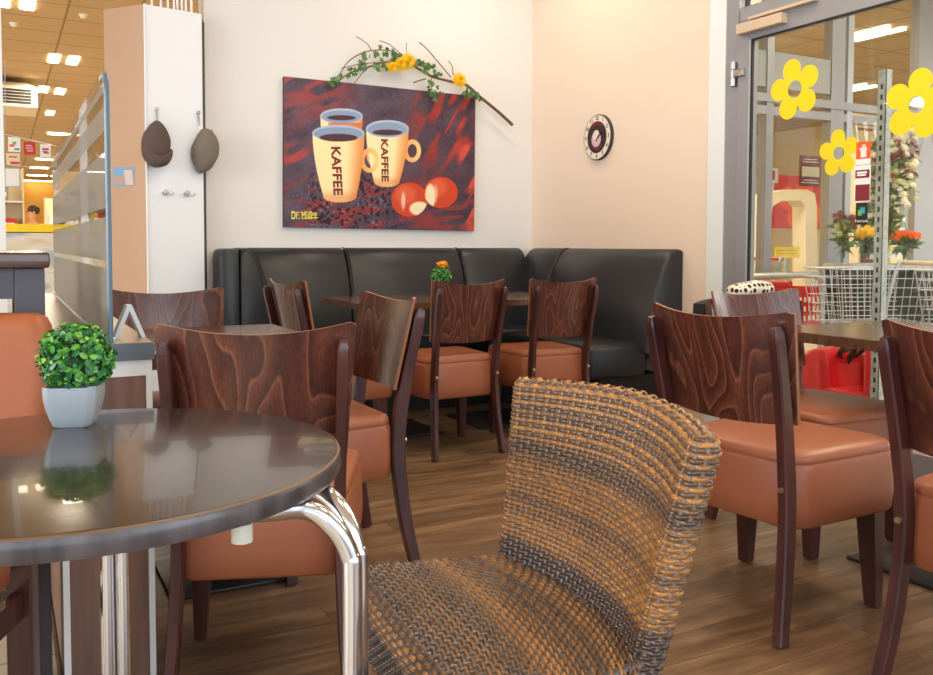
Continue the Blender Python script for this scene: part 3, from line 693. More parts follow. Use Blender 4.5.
for x, y, s, n in spots:
    for k in range(n):
        c = zp(x+R.normal(0, s*.7), y+R.normal(0, s*.6), 5.325-R.uniform(0, .02)); r = .0185*R.uniform(.7, 1.3); a = R.uniform(0, 6.3); nn = Vector((R.normal(0, .5), -1, R.normal(0, .5))).normalized(); s1 = nn.orthogonal().normalized(); u1 = nn.cross(s1)
        rad = (1.2, .6, 1, .55, .75, .3, .75, .55, 1, .6)
        b.add([c+(s1*math.cos(a+i*PI/5)+u1*math.sin(a+i*PI/5))*r*rad[i] for i in range(10)], [tuple(range(10))])
b.build('ivy_leaves', 'ivy', t, 0)
for x, y, r in ((412, 145, .062), (375, 158, .058), (335, 172, .045), (650, 235, .06)):
    b = MB(); daisy(b, zp(x, y, 5.315), (0, -1, .1), r, 30, 0, 4); b.build('daisy', 'yflower', t, 0)

# ------------------------------------------------------------------ clock
ck = thing('wall_clock', 'round wall clock with cream dial and dark red coffee-cup centre on the right wall', 'clock', (WB-.001, 4.584, 1.735))
rc = .146
def clk(prof, name, mt, n=64):
    b = MB(); vs = []; 
    for i in range(n):
        a = 2*PI*i/n
        for r, d in prof: vs.append((-d, -r*math.cos(a), r*math.sin(a)))
    k = len(prof); b.add(vs, [(i*k+j, ((i+1) % n)*k+j, ((i+1) % n)*k+j+1, i*k+j+1) for i in range(n) for j in range(k-1)]); return b.build(name, mt, ck, 30)
clk([(0, 0), (rc, 0), (rc, .02), (rc-.003, .024), (rc-.006, .024)], 'case', mat('clock_case', (60, 54, 50), .4))
clk([(rc-.006, .0235), (.0, .0235)], 'dial', mat('clock_dial', (226, 214, 196), .5))
clk([(rc*.70, .0245), (0, .0245)], 'dial_centre', mat('clock_centre', (50, 28, 32), .5))
def arcs(r0, r1, a0, a1, name, mt, d=.0252):
    P = [(math.radians(a0+(a1-a0)*i/16)) for i in range(17)]; poly = [(r1*math.cos(a), r1*math.sin(a)) for a in P]+[(r0*math.cos(a), r0*math.sin(a)) for a in P[::-1]]
    b = MB(); n = len(poly); b.add([(-d, -y_*1.0, z_) for y_, z_ in [(-p[0], p[1]) for p in poly]], [tuple(range(n))]); return b.build(name, mt, ck, 0)
M['crim'] = mat('clock_crimson', (112, 30, 50), .5); M['pink'] = mat('cup_pink', (206, 176, 172), .5)
arcs(.080, rc*.69, 50, 130, 'crimson_band', 'crim'); arcs(.066, .080, 225, 315, 'crimson_band', 'crim')
def disc(cy, cz, r, d, name, mt):
    b = MB(); b.add([(-d, cy-r*math.cos(a), cz+r*math.sin(a)) for a in [2*PI*i/32 for i in range(32)]], [tuple(range(32))]); return b.build(name, mt, ck, 0)
disc(0.005, -.012, .050, .0258, 'saucer', 'pink'); disc(.005, .012, .034, .0264, 'cup', mat('cup_light', (226, 206, 198), .5))
for i in range(1, 13):
    a = PI/2-i*PI/6; o = text_mesh('numeral', str(i), .034, 'gasket', .0003, bold=.0006); o.parent = ck
    orient(o, (-.0245, -rc*.83*math.cos(a), rc*.83*math.sin(a)), (0, -1, 0), (0, 0, 1))
for a, L, w in ((52, .062, .005), (38, .075, .0035)):
    a = math.radians(a); b = MB(); b.tube([(-.028, .008*math.cos(a), -.008*math.sin(a)-.018), (-.028, -L*math.cos(a), L*math.sin(a)-.018)], w/2, 6); b.build('hand', 'black', ck)
disc(0, -.018, .006, .0295, 'hub', 'black')

# ------------------------------------------------------------------ caps, hooks, photo on the pillar
fd = (p0-p1).normalized(); fn = Vector((fd.y, -fd.x, 0)).normalized()
def on_face(x, y, off=0):
    r = ray(x, y); t_ = (p1-CO).dot(fn)/r.dot(fn); return CO+r*t_+fn*off
def hook(x, y, low, label, group):
    c = on_face(x, y); t = thing('coat_hook', label, 'hook', c, math.atan2(fn.y, fn.x)+PI/2, group)
    if low:
        MB().cyl((0, 0, 0), (0, -.006, 0), .018, 20).build('base', 'steel', t)
        for s in (-1, 1): MB().tube(catmull([(0, -.006, 0), (s*.012, -.02, -.012), (s*.028, -.03, -.010), (s*.034, -.034, .002)], 5), .0035, 8).build('prong', 'steel', t)
    else:
        MB().tube([(0, 0, .0), (0, -.014, 0), (0, -.02, -.004), (0, -.024, -.075)], .0055, 8).build('stem', 'steel', t)
        MB().sphere((0, -.018, .004), .010, 8).build('knob', 'steel', t)
    return t
hook(156, 110, 0, 'steel coat hook holding the dark brown cap', 'upper coat hooks'); hook(197.5, 113.5, 0, 'steel coat hook holding the grey cap', 'upper coat hooks')
hook(166, 192.5, 1, 'empty round steel coat hook, left one below the caps', 'lower coat hooks'); hook(187.5, 193.5, 1, 'empty round steel coat hook, right one below the caps', 'lower coat hooks')
def blob(parent, name, mt, px, off, dep, n=14, asp=None):
    # soft body from an outline given on the face, swollen outward
    b = MB(); c = sum(px_[0] for px_ in px)/len(px), sum(px_[1] for px_ in px)/len(px); ol = catmull([Vector((p[0], p[1], 0)) for p in px+[px[0]]], 4)[:-1]
    rings = []
    for s, d in ((1.0, 0), (1.0, .15), (.98, .4), (.9, .68), (.72, .88), (.45, .97), (.15, 1.0)):
        rings.append([on_face(c[0]+(q.x-c[0])*s, c[1]+(q.y-c[1])*s, off+dep*d) for q in ol])
    b.loft(rings); return b.build(name, mt, parent, 70)
t = thing('flat_cap', 'dark brown cap with a peak hanging on the white pillar', 'cap')
blob(t, 'crown', 'capbrown', [(154, 121), (148, 126), (141.5, 136), (140, 148), (142, 158), (148, 165), (155, 166.5), (163, 163), (166.5, 153), (167, 141), (163, 130), (158, 123)], .018, .085)
blob(t, 'brim', 'capbrown', [(141, 152), (144, 162), (150, 167.5), (156, 168), (163, 165.5), (167.5, 157), (167, 150), (160, 155), (152, 156)], .05, .07)
t = thing('flat_cap', 'grey wool flat cap hanging at the right edge of the white pillar', 'cap')
blob(t, 'crown', 'capgrey', [(200, 129.5), (196, 136), (191, 146), (190, 155), (192, 164), (197, 173), (203, 172.5), (209, 168), (215, 156), (215, 143), (210, 133), (204, 129)], .018, .08)
MB().tube([on_face(x, y, .072) for x, y in ((207, 131), (203, 145), (200, 160), (200, 171))], .003, 6).build('seam', 'capbrown', t)
fd2 = (p1-p2).normalized(); fn2 = Vector((fd2.y, -fd2.x, 0)).normalized()
def on_face2(x, y, off=0):
    r = ray(x, y); t_ = (p1-CO).dot(fn2)/r.dot(fn2); return CO+r*t_+fn2*off
def quad(b, pts, mi=0, n=None, th=.001):
    n = Vector(n).normalized()*th; k = len(pts); b.add([Vector(p) for p in pts]+[Vector(p)-n for p in pts], [tuple(range(k)), tuple(range(2*k-1, k-1, -1))]+[(i, (i+1) % k, k+(i+1) % k, k+i) for i in range(k)], mi)
b = MB(); quad(b, [on_face2(*p, .002) for p in ((113.5, 167), (134.5, 167.5), (134.5, 186), (114, 186))], 0, fn2)
quad(b, [on_face2(*p, .003) for p in ((124, 170), (132, 170), (134, 185), (126, 185))], 1, fn2); quad(b, [on_face2(*p, .003) for p in ((115, 177), (124, 176), (124, 183.5), (115, 184))], 2, fn2)
tag(b.build('photo_print', [mat('photo_sky', (120, 164, 204), .4), mat('photo_figure', (214, 190, 176), .4), mat('photo_house', (190, 150, 130), .4)], None, 0), 'small photo with blue sky stuck on the tan side of the pillar', 'photo')

# ------------------------------------------------------------------ glass door in the right wall
XD = WB
d1 = thing('door_1', None, None, (XD, 3.482, 0)); struct(d1)
def DY(x): return atx(x, 250, XD).y
y_s = 3.388; y_g = 3.308; y_e = 2.20; zg = 2.098
b = MB(); b.bb(XD-.0, XD+.07, y_s+.006, 3.482, 0, CZ).bb(XD+.03, XD+.07, y_s-.003, y_s+.006, 0, CZ).bb(XD, XD+.07, -1.6, y_s, 2.205, 2.275).bb(XD, XD+.07, -1.6, y_s, 3.25, CZ)
b.bb(XD, XD+.07, 2.06, 2.12, 0, CZ)
b.v = [(x-XD, y-3.482, z) for x, y, z in b.v]; b.build('frame', 'alu', d1, 0)
b = MB(); b.bb(XD-.012, XD+.05, y_g, y_s-.003, .01, 2.198, bev=.002).bb(XD-.012, XD+.05, 2.125, y_g, zg, 2.198, bev=.002).bb(XD-.012, XD+.05, 2.125, y_g, .01, .16).bb(XD-.012, XD+.05, 2.125, 2.2, .01, 2.1)
b.v = [(x-XD, y-3.482, z) for x, y, z in b.v]; b.build('leaf_frame', 'alu', d1, 20)
b = MB(); b.bb(XD-.013, XD-.002, y_g-.010, y_g, .16, zg).bb(XD-.011, XD+.003, y_g-.020, y_g-.010, .16, zg, 1).bb(XD-.011, XD+.003, 2.2, y_g-.02, zg-.008, zg, 1)
b.v = [(x-XD, y-3.482, z) for x, y, z in b.v]; b.build('glazing_bead', ['alulight', 'gasket'], d1, 0)
b = MB(); b.bb(XD+.01, XD+.016, 2.2, y_g-.01, .16, zg).bb(XD+.02, XD+.026, -1.6, 2.06, .1, 2.205).bb(XD+.02, XD+.026, -1.6, 3.34, 2.275, 3.25)
b.v = [(x-XD, y-3.482, z) for x, y, z in b.v]; b.build('pane', 'glass', d1, 0)
b = MB(); b.bb(XD-.004, XD+.02, 3.352, 3.37, 2.275, 3.25).bb(XD-.004, XD+.02, 3.337, 3.352, 2.275, 3.25, 1); b.v = [(x-XD, y-3.482, z) for x, y, z in b.v]; b.build('upper_bead', ['alulight', 'gasket'], d1, 0)
hg = thing('door_hinge', None, None, (XD, 3.435, 0)); hg.parent = d1; hg.location = (-.012, -.055, 0)
del hg
b = MB(); b.cyl((-.018, -.07, 1.875), (-.018, -.07, 1.915), .017, 16).cyl((-.018, -.07, 1.918), (-.018, -.07, 1.958), .017, 16).cyl((-.018, -.07, 1.961), (-.018, -.07, 2.0), .017, 16).bb(-.03, -.012, -.15, -.06, 1.92, 1.957, bev=.002); b.build('hinge', 'steel', d1, 40)
for o in list(bpy.data.objects):
    if o.name.startswith('door_hinge'): bpy.data.objects.remove(o)
b = MB(); b.bb(-.06, -.012, -.42, -.125, 2.125, 2.175, bev=.003); b.build('closer', 'closer', d1, 20)
b = MB(); b.bb(-.045, -.012, -.60, -.19, 2.188, 2.203, bev=.002); b.build('closer_rail', 'closer', d1, 20)

# stickers on the glass
def flower(cx, cy, rad, hole, rot, label):
    b = MB(); X = XD-.0005; cpt = atx(cx, cy, X)
    kk = rad; n = 100; out = []; inn = []
    for i in range(n):
        a = 2*PI*i/n; q = abs(math.cos(2.5*(a))); r = kk*(.52+.48*q**.6)
        out.append((r*math.cos(a+rot), r*math.sin(a+rot))); inn.append((hole*math.cos(a+rot), hole*math.sin(a+rot)))
    vs = [(0, -p[0], p[1]) for p in out]+[(0, -p[0], p[1]) for p in inn]; vs += [(.0006, y, z) for _, y, z in vs]
    fs = [(i, (i+1) % n, n+(i+1) % n, n+i) for i in range(n)]+[(2*n+i, 3*n+i, 3*n+(i+1) % n, 2*n+(i+1) % n) for i in range(n)]+[(i, 2*n+i, 2*n+(i+1) % n, (i+1) % n) for i in range(n)]+[(n+i, n+(i+1) % n, 3*n+(i+1) % n, 3*n+i) for i in range(n)]
    b.add(vs, fs); return tag(b.build('flower_sticker', 'yellow', None, 0, loc=(cpt.x-.0002+.008, cpt.y, cpt.z)), label, 'sticker', 'yellow flower stickers on the door glass')
flower(793.5, 89, .150, .042, math.radians(102), 'yellow flower sticker on the door glass nearest the hinge, five petals')
flower(837.5, 153, .110, .030, math.radians(95), 'smallest yellow flower sticker, lowest on the door glass')
flower(915, 104.5, .152, .036, math.radians(80), 'largest yellow flower sticker, towards the right edge of the door glass')
def stick(name, label, rects, mats_):
    b = MB(); X = XD+.0075
    for k, (x0, y0, x1, y1, mi) in enumerate(rects):
        pts = [atx(x0, y0, X), atx(x1, y0, X), atx(x1, y1, X), atx(x0, y1, X)]; o_ = Vector((-.0003*(mi+1), 0, 0))
        a, c = pts[0], pts[2]; q = [Vector((X, a.y, a.z)), Vector((X, c.y, a.z)), Vector((X, c.y, c.z)), Vector((X, a.y, c.z))]
        quad(b, [p+o_ for p in q], mi, (-1, 0, 0), .0003)
    return tag(b.build(name, mats_, None, 0), label, 'sticker')
stick('basket_sticker', 'orange sticker with a white basket symbol on the door glass', [(856.5, 142.5, 870.5, 159, 0), (856.5, 159.5, 870.5, 164, 1), (860, 148, 867, 150, 2), (861, 150, 866.3, 157, 2), (862.5, 144.5, 863.5, 148, 2), (864.5, 144.5, 865.5, 148, 2)], ['orange', 'white', mat('white_symbol', (240, 238, 234), .5)])
stick('notice_sticker', 'dark red and white notice sticker below the orange one on the door glass', [(854.5, 166, 870, 201.5, 0), (855.5, 170.5, 869.5, 177.5, 1), (855.5, 185, 869.5, 200.5, 1), (857, 172, 867, 173.2, 2), (857, 174.6, 866, 175.6, 2)], ['white', 'darkred', bpy.data.materials['white_symbol']])
stick('label_sticker', 'black label sticker with a blue and green emblem, lowest on the door glass', [(856, 203, 867, 224.5, 0), (857.6, 206, 865.4, 216.5, 1), (860.5, 207.5, 864.8, 213.5, 2), (858.2, 210, 861.5, 215.5, 3), (857, 219.5, 866, 222.5, 1)], ['black', mat('label_inner', (40, 44, 46), .5), 'blue', 'green'])
for o in bpy.data.objects:
    if o.name == 'label_sticker':
        pass
tx = text_mesh('sticker_text', 'Fairtrade', .018, 'white', .0002); p = atx(861.5, 221, XD+.006); tx.parent = bpy.data.objects['label_sticker']; orient(tx, p, (0, -1, 0), (0, 0, 1))

# ------------------------------------------------------------------ vestibule beyond the door
d2 = thing('window_1', None, None, (0, 0, 0)); struct(d2)
YV = 4.62
def VX(x, Y=YV): return aty(x, 200, Y).x
xs = [(VX(829), VX(842), 'alu'), (VX(845), VX(850.5), 'alulight'), (VX(765), VX(772), 'alu'), (VX(915), VX(940), 'alu')]
b = MB()
for x0, x1, mt in xs:
    b.bb(x0, x1, YV, YV+.08, 0, CZ, 0 if mt == 'alu' else 1)
b.bb(WB+.14, 9.4, YV-.01, YV+.06, 2.09, 2.15, 0).bb(WB+.14, 9.4, YV, YV+.07, 2.0, 2.06, 0)
b.build('frame', ['alu', 'alulight'], d2, 0)
b = MB(); b.bb(WB+.14, VX(829), YV+.01, YV+.05, 2.2, 2.46); b.build('header_panel', 'grey', d2, 0)
b = MB(); b.bb(WB+.14, 9.4, YV+.03, YV+.036, .02, 2.02).bb(WB+.14, 9.4, YV+.03, YV+.036, 2.15, CZ-.02); b.build('pane', 'glass', d2, 0)
# handrail
t = thing('handrail', 'steel tube barrier rail bending down to the floor behind the door glass', 'handrail')
P = [(3.62, 4.1, .84), (4.74, 4.1, .845), (4.87, 4.1, .84), (4.93, 4.1, .81), (4.945, 4.1, .75), (4.945, 4.1, .3), (4.945, 4.1, 0)]
MB().tube(catmull(P, 6), .021, 14).build('rail', 'steel', t, 60)
MB().cyl((3.64, 4.1, 0), (3.64, 4.1, .84), .02, 14).build('post', 'steel', t, 60)
# galvanised upright
t = thing('steel_upright', 'perforated galvanised steel post standing behind the door glass', 'post', (atx(881, 250, 3.86).x, atx(881, 250, 3.86).y, 0))
b = MB(); b.bb(-.028, .012, -.026, -.023, 0, 1.905).bb(-.028, -.025, -.026, .02, 0, 1.905).bb(.012, .015, -.026, .02, 0, 1.905).build('profile', 'galv', t, 0)
b = MB()
for k in range(36): b.bb(-.0256, -.0252, -.008, .004, .06+k*.05, .085+k*.05)
b.v = [(x-.003, y, z) for x, y, z in b.v]; b.build('slot', 'gasket', t, 0)
MB().bb(-.07, .07, -.07, .07, 0, .01).build('foot_plate', 'galv', t, 0)

def trolley(label, loc, rz, red=True, group='shopping trolleys behind the glass'):
    t = thing('shopping_trolley', label, 'trolley', (loc[0], loc[1], 0), rz, group)
    b = MB(); L, W1, W2, zt, zb = .72, .27, .21, .90, .56
    def side(s, k): return Vector((-L/2+L*k, s*(W1+(W2-W1)*k), 0))
    nz = 6
    for s in (-1, 1):
        for i in range(nz+1):
            z = zb+(zt-zb)*i/nz; ins = (zt-z)*.12; b.tube([side(s, 0)+Vector((ins*.3, -s*ins, z)), side(s, 1)+Vector((-ins*1.4, -s*ins, z))], .0045 if i == nz else .0028, 5, cap=False)
        for i in range(15):
            k = i/14; b.tube([side(s, k)+Vector((0, 0, zt)), side(s, k)+Vector(((.5-k)*.09, -s*.041, zb))], .0026, 4, cap=False)
    for i in range(nz+1):
        z = zb+(zt-zb)*i/nz; ins = (zt-z)*.12; b.tube([(L/2-ins*1.4, -W2+ins, z), (L/2-ins*1.4, W2-ins, z)], .0045 if i == nz else .0022, 5, cap=False)
    for i in range(8):
        y = -W2+2*W2*i/7; b.tube([(L/2, y, zt), (L/2-.045, y*.85, zb)], .002, 4, cap=False); b.tube([(-L/2+.02, y, zb), (L/2-.05, y*.85, zb)], .002, 4, cap=False)
    b.build('basket', 'alulight', t, 60)
    for s in (-1, 1):
        MB().tube(catmull([(-L/2-.06, s*.26, .93), (-L/2, s*.26, .90), (-L/2+.12, s*.24, .5), (-L/2+.2, s*.24, .18), (L/2-.1, s*.16, .14)], 5), .012, 8).build('side_tube', 'alulight', t, 60)
    MB().cyl((-L/2-.06, -.27, .93), (-L/2-.06, .27, .93), .016, 12).build('handle', 'red' if red else 'cream', t, 60)
    for x in (-L/2+.15, L/2-.12):
        for s in (-.2 if x < 0 else -.15, .2 if x < 0 else .15): MB().cyl((x, s-.012, .06), (x, s+.012, .06), .06, 16).build('wheel', 'black', t, 40)
    return t
t1 = trolley('wire shopping trolley behind the glass, between the mullion and the steel post', (4.88, 3.66), math.radians(162), False)
dup(t1, (5.02, 2.98, 0), math.radians(170), 'wire shopping trolley right of the steel post, with a red carton inside')
trolley('wire shopping trolley with red handle at the far left behind the door glass', (5.35, 5.35), math.radians(200), True)
tag(MB().bb(-.14, .14, -.1, .1, 0, .17, bev=.004).build('carton', 'redp', None, 20, loc=(4.93, 3.0, .60), rz=.1), 'red carton lying inside the shopping trolley behind the glass', 'carton')
# cellophane wrapped flowers in trolley
def bouquet(label, c, h, r, cols, n=26, seed=1, wrap=True, group='bouquets behind the glass'):
    R = np.random.default_rng(seed); t = thing('bouquet', label, 'flowers', c, 0, group)
    st = MB()
    for k in range(14):
        a = R.uniform(0, 6.3); q = R.uniform(.2, 1)*r*.8; st.tube([(0, 0, 0), (q*.5*math.cos(a), q*.5*math.sin(a), h*.55), (q*math.cos(a), q*math.sin(a), h*.85)], .004, 5)
    for k in range(260 if h > .5 else 50):
        z = R.uniform(.15, .85)*h; a = R.uniform(0, 6.3); q = R.uniform(.1, 1)*r*z/h; cpt = Vector((q*math.cos(a), q*math.sin(a), max(z, .10))); d = Vector(R.normal(0, 1, 3)).normalized(); e = d.orthogonal().normalized()
        st.add([cpt, cpt+d*.05+e*.022, cpt+d*.11, cpt+d*.05-e*.022], [(0, 1, 2, 3)])
    st.build('stems', 'ivy', t, 40)
    for ci, cc in enumerate(cols):
        b = MB()
        for k in range(n):
            a = R.uniform(0, 6.3); q = r*math.sqrt(R.random()); z = h*(.78+.27*R.random()-.15*(q/r)**2) - (ci*.1*h if ci else 0)
            daisy(b, (q*math.cos(a), q*math.sin(a), z), (math.cos(a)*.7-.5, math.sin(a)*.7-.6, .8), .028+.012*R.random(), 9, 0, 3)
        b.build('blossoms', cc, t, 0)
    if wrap: MB().lathe([(.03, 0), (r*.5, h*.35), (r*1.08, h*.8), (r*1.25, h*1.02)], n=22).build('wrapping', 'cloche', t, 30)
    return t
M['wbloom'] = mat('white_blossom', (236, 226, 200), .6); M['pbloom'] = mat('burgundy_blossom', (124, 34, 56), .6); M['gbloom'] = mat('lime_blossom', (190, 200, 130), .6); M['obloom'] = mat('orange_blossom', (232, 92, 40), .6)
tb = thing('display_table', 'grey flower display stand behind the glass, laden with bouquets', 'stand', (5.78, 4.06, 0), math.radians(-28.1))
MB().bb(-.5, .55, -.25, .27, .885, .915).build('shelf', 'galv', tb, 0)
for x in (-.47, .52):
    for y in (-.22, .24): MB().bb(x-.02, x+.02, y-.02, y+.02, 0, .885).build('leg', 'iron', tb, 0)
MB().bb(-.44, .49, -.2, .22, .5, .88).build('tray', mat('dark_green_tray', (44, 52, 40), .6), tb, 0)
bouquet('large cellophane-wrapped bouquet of white and burgundy blossoms right of the steel post', (5.68, 4.16, .93), 1.02, .20, ['wbloom', 'pbloom', 'gbloom', 'wbloom'], 70, 3)
bouquet('wrapped bouquet of white blossoms at the right edge behind the glass', (6.12, 3.88, .93), .95, .17, ['wbloom', 'pbloom', 'obloom'], 60, 4)
bouquet('bunch of orange flowers low beside the steel post behind the glass', (5.55, 3.92, .95), .19, .09, ['obloom'], 30, 5, False)
bouquet('bunch of yellow flowers just left of the steel post behind the glass', (5.33, 4.04, .95), .21, .075, ['yflower'], 26, 6, True)
bouquet('bouquet of burgundy flowers at the left end of the flower stand', (5.42, 4.31, .95), .33, .09, ['pbloom', 'gbloom'], 20, 8, True)
# shop shelf behind with warm goods
def shelf_unit(name, label, loc, w, h, n, seed, rz=0, cat='shelf', cols=('redp', 'cream', 'obloom', 'yellowp', 'darkred', 'ivy')):
    t = thing(name, label, cat, loc, rz); R = np.random.default_rng(seed)
    MB().bb(-w/2, w/2, .14, .16, 0, h).bb(-w/2-.02, -w/2, -.16, .16, 0, h).bb(w/2, w/2+.02, -.16, .16, 0, h).build('carcass', 'cream', t, 0)
    for k in range(n):
        z = .12+(h-.2)*k/n; MB().bb(-w/2, w/2, -.16, .14, z, z+.02).build('shelf', 'white', t, 0)
    return t, R
def fill(t, R, loc, w, h, n, rz, group, names, cols):
    k_ = 0
    for k in range(n):
        z = .14+(h-.2)*k/n; x = -w/2+.05
        while x < w/2-.22:
            ww = R.uniform(.10, .2); hh = R.uniform(.12, (h-.2)/n-.06); c = cols[int(R.integers(len(cols)))]
            q = Matrix.Rotation(rz, 3, 'Z') @ Vector((x+ww/2, -.02, z+.001)); nm = names[c]
            tag(MB().bb(-ww/2, ww/2, -.1, .1, 0, hh, bev=.004).bb(-ww*.35, ww*.35, -.101, -.0995, hh*.3, hh*.6, 1).build('goods_box', [c, 'white'], None, 20, loc=(loc[0]+q.x, loc[1]+q.y, z+.001), rz=rz), nm, 'package', group)
            x += ww+.01; k_ += 1
sl = (7.79, 5.59, 0); t, R = shelf_unit('goods_shelf', 'shelf of colourful goods deep in the shop behind the glass', sl, .85, 2.0, 5, 2, -math.radians(28.1))
fill(t, R, sl, .85, 2.0, 5, -math.radians(28.1), 'packages on the shop shelf behind the glass', {c: 'colourful package on the shelf deep in the shop behind the glass' for c in M}, ['redp', 'cream', 'obloom', 'yellowp', 'ivy', 'yflower', 'darkred'])
# arch, poster, sign, flag
t = thing('white_arch', 'cream arch-shaped frame standing behind the left part of the door glass', 'frame', (0, 0, 0))
Y0 = 7.3
def AP(x, y): p = aty(x, y, Y0); return (p.x, p.z)
outer = [AP(754, 300), AP(755, 200), AP(762, 194), AP(780, 190), AP(800, 190), AP(808, 194), AP(810, 206), AP(812, 300)]; inner = [AP(800, 300), AP(799, 207), AP(794, 201), AP(775, 201), AP(766, 207), AP(764, 225), AP(762, 300)]
outer[0] = (outer[0][0], 0); outer[-1] = (outer[-1][0], 0); inner[0] = (inner[0][0], 0); inner[-1] = (inner[-1][0], 0)
MB().prism(outer+inner, Y0-.1, Y0+.1, 'xz').build('arch', 'cream', t, 20)
p = aty(792, 200, 8.2)
b = MB(); b.bb(-.55, .55, 0, .02, -.35, .35); po = tag(b.build('hanging_poster', 'redp', None, 0, loc=(p.x+.1, 8.2, 1.62)), 'red poster with orange tomatoes hanging deep behind the door glass', 'poster')
b = MB()
for dx, dz, r in ((-.2, .05, .16), (.12, .12, .18), (.3, -.15, .16), (-.05, -.2, .14)):
    b.sphere((dx, -.003, dz), r, 10, sc=(1, .02, 1))
b.build('tomato', 'obloom', po, 60)
def sign(name, label, cat, x0, y0, x1, y1, Y, m0, lines, m1='white', txt=None, ts=.05, band=None):
    a = aty(x0, y0, Y); c = aty(x1, y1, Y); w = c.x-a.x; h = a.z-c.z
    o = tag(MB().bb(-w/2, w/2, 0, .006, -h/2, h/2).build(name, m0, None, 0, loc=((a.x+c.x)/2, Y, (a.z+c.z)/2)), label, cat)
    if band: b = MB(); b.bb(band[0]*w, band[1]*w, -.001, 0.0002, band[2]*h, band[3]*h); b.build('panel', band[4], o, 0)
    if lines:
        b = MB()
        for zz, ww in lines: b.bb(-ww*w/2, ww*w/2, -.0015, 0, zz*h-.012*h, zz*h+.012*h)
        b.build('text_line', m1, o, 0)
    if txt:
        for s_, zz in txt: q = text_mesh('lettering', s_, ts, m1, .0005); q.parent = o; orient(q, (0, -.003, zz*h), (1, 0, 0), (0, 0, 1))
    return o
sign('red_sign', 'dark red hanging sign with a white panel behind the door glass', 'sign', 800, 155, 821, 187, 5.3, 'darkred', [(.38, .6), (.3, .7), (-.3, .6), (-.38, .8)], 'white', None, .05, (-.4, .4, -.18, .14, 'cream'))
o = sign('pennant', 'small white flag with a red square on a pole above the trolleys', 'flag', 759, 167, 778, 183, 5.3, 'white', None, band=(-.32, .32, -.3, .32, 'redp'))
MB().cyl((-.03, .005, -.95), (.08, .005, .05), .006, 8).build('pole', 'white', o)
o = sign('yellow_notice', 'yellow notice board low behind the left of the door glass', 'sign', 775, 247, 800, 258, 6.3, 'yellowp', [(.2, .7), (-.1, .6)], 'black')
MB().bb(-.02, .02, .008, .03, -o.location.z, 0).build('stand', 'galv', o, 0)
o = sign('promotion_board', 'pale yellow advertising board behind the stickers on the door glass', 'board', 851, 112, 878, 226, 7.2, 'cream', [(.42, .7), (.36, .5), (-.4, .7)], 'darkred', None, .05, (-.4, .4, -.2, .25, 'oflower'))
MB().bb(-.1, .1, .01, .04, -o.location.z, -.2).build('stand', 'galv', o, 0)
struct(MB().bb(WB+.12, 13.9, 14.46, 14.5, 2.0, 2.12).build('trim_3', 'green', smooth=0))
sign('hanging_banner', 'dark red banner with pale writing at the foot of the flower stand', 'banner', 846, 226, 884, 239, 6.3, 'darkred', [(.2, .7)], 'yellowp')
# red child basket trolley
t = thing('child_trolley', 'small red plastic child trolley standing at the handrail behind the glass', 'trolley', (4.93, 4.37, 0), math.radians(8))
t.scale = (1.18, 1.18, 1.18)
rings = []
for z, k in ((.36, .8), (.40, .86), (.62, 1.0), (.635, 1.03)): rings.append([(.17*k*a, .12*k*c, z) for a, c in ((-1, -1), (1, -1), (1, 1), (-1, 1))])
for z, k in ((.635, .96), (.62, .95), (.40, .8)): rings.append([(.17*k*a, .12*k*c, z) for a, c in ((-1, -1), (1, -1), (1, 1), (-1, 1))])
MB().loft(rings).build('basket', 'red', t, 30)
for s in (-1, 1): MB().tube(catmull([(-.14, s*.11, .04), (-.12, s*.11, .3), (-.16, s*.12, .55), (-.18, s*.12, .66)], 5), .014, 8).build('side_tube', 'red', t, 60)
MB().cyl((-.18, -.13, .66), (-.18, .13, .66), .018, 10).build('handle', 'red', t, 60)
MB().tube(catmull([(.0, 0, .36), (.02, 0, .22), (.08, 0, .12), (.2, 0, .07)], 5), .013, 8).build('frame_tube', 'black', t, 60)
for x, y in ((-.14, -.11), (-.14, .11), (.2, 0)): MB().cyl((x, y-.01, .045), (x, y+.01, .045), .045, 14).build('wheel', 'black', t, 40)
b = MB()
for i in range(6):
    for j in range(3): b.bb(-.12+i*.045, -.10+i*.045, -.1215, -.118, .44+j*.055, .47+j*.055)
b.build('slot', 'cream', t, 0)
# red toy car
t = thing('toy_car', 'red plastic children\'s car with black wheels and steering wheel behind the table by the door', 'toy car', (4.19, 3.42, .0), math.radians(0))
def cp(x, y, X): p = atx(x, y, X); return (p.y, p.z)
prof = [(3.13, .14), (3.05, .16), (3.03, .22), (2.99, .29), (2.93, .36), (2.85, .425), (2.75, .47), (2.66, .48), (2.63, .42), (2.60, .16)]
prof = [(y-2.78, z) for y, z in prof]
rings = []
for x, k in ((-.19, .86), (-.17, .96), (-.10, 1), (.10, 1), (.17, .96), (.19, .86)): rings.append([(x, .17+(y-.17)*k, .15+(z-.15)*k) for y, z in prof])
MB().loft(rings).build('hood', 'red', t, 40)
MB().bb(-.19, .19, -.62, .10, .12, .26, bev=.02).bb(-.19, .19, -.42, -.37, .26, .52, bev=.02).bb(-.19, .19, -.62, -.56, .26, .62, bev=.02).build('body', 'red', t, 40)
MB().bb(.12, .19, -.40, -.16, .25, .60, bev=.02).build('side_panel', 'red', t, 40)
b = MB(); n = 28; c_ = Vector((-.02, -.20, .49)); ax = Vector((0, .75, .66)).normalized(); s1 = Vector((1, 0, 0)); u1 = ax.cross(s1)
b.tube([c_+(s1*math.cos(2*PI*i/n)+u1*math.sin(2*PI*i/n))*.105 for i in range(n+1)], .014, 8)
for i in range(3): b.tube([c_, c_+(s1*math.cos(2*PI*i/3+.5)+u1*math.sin(2*PI*i/3+.5))*.105], .01, 6)
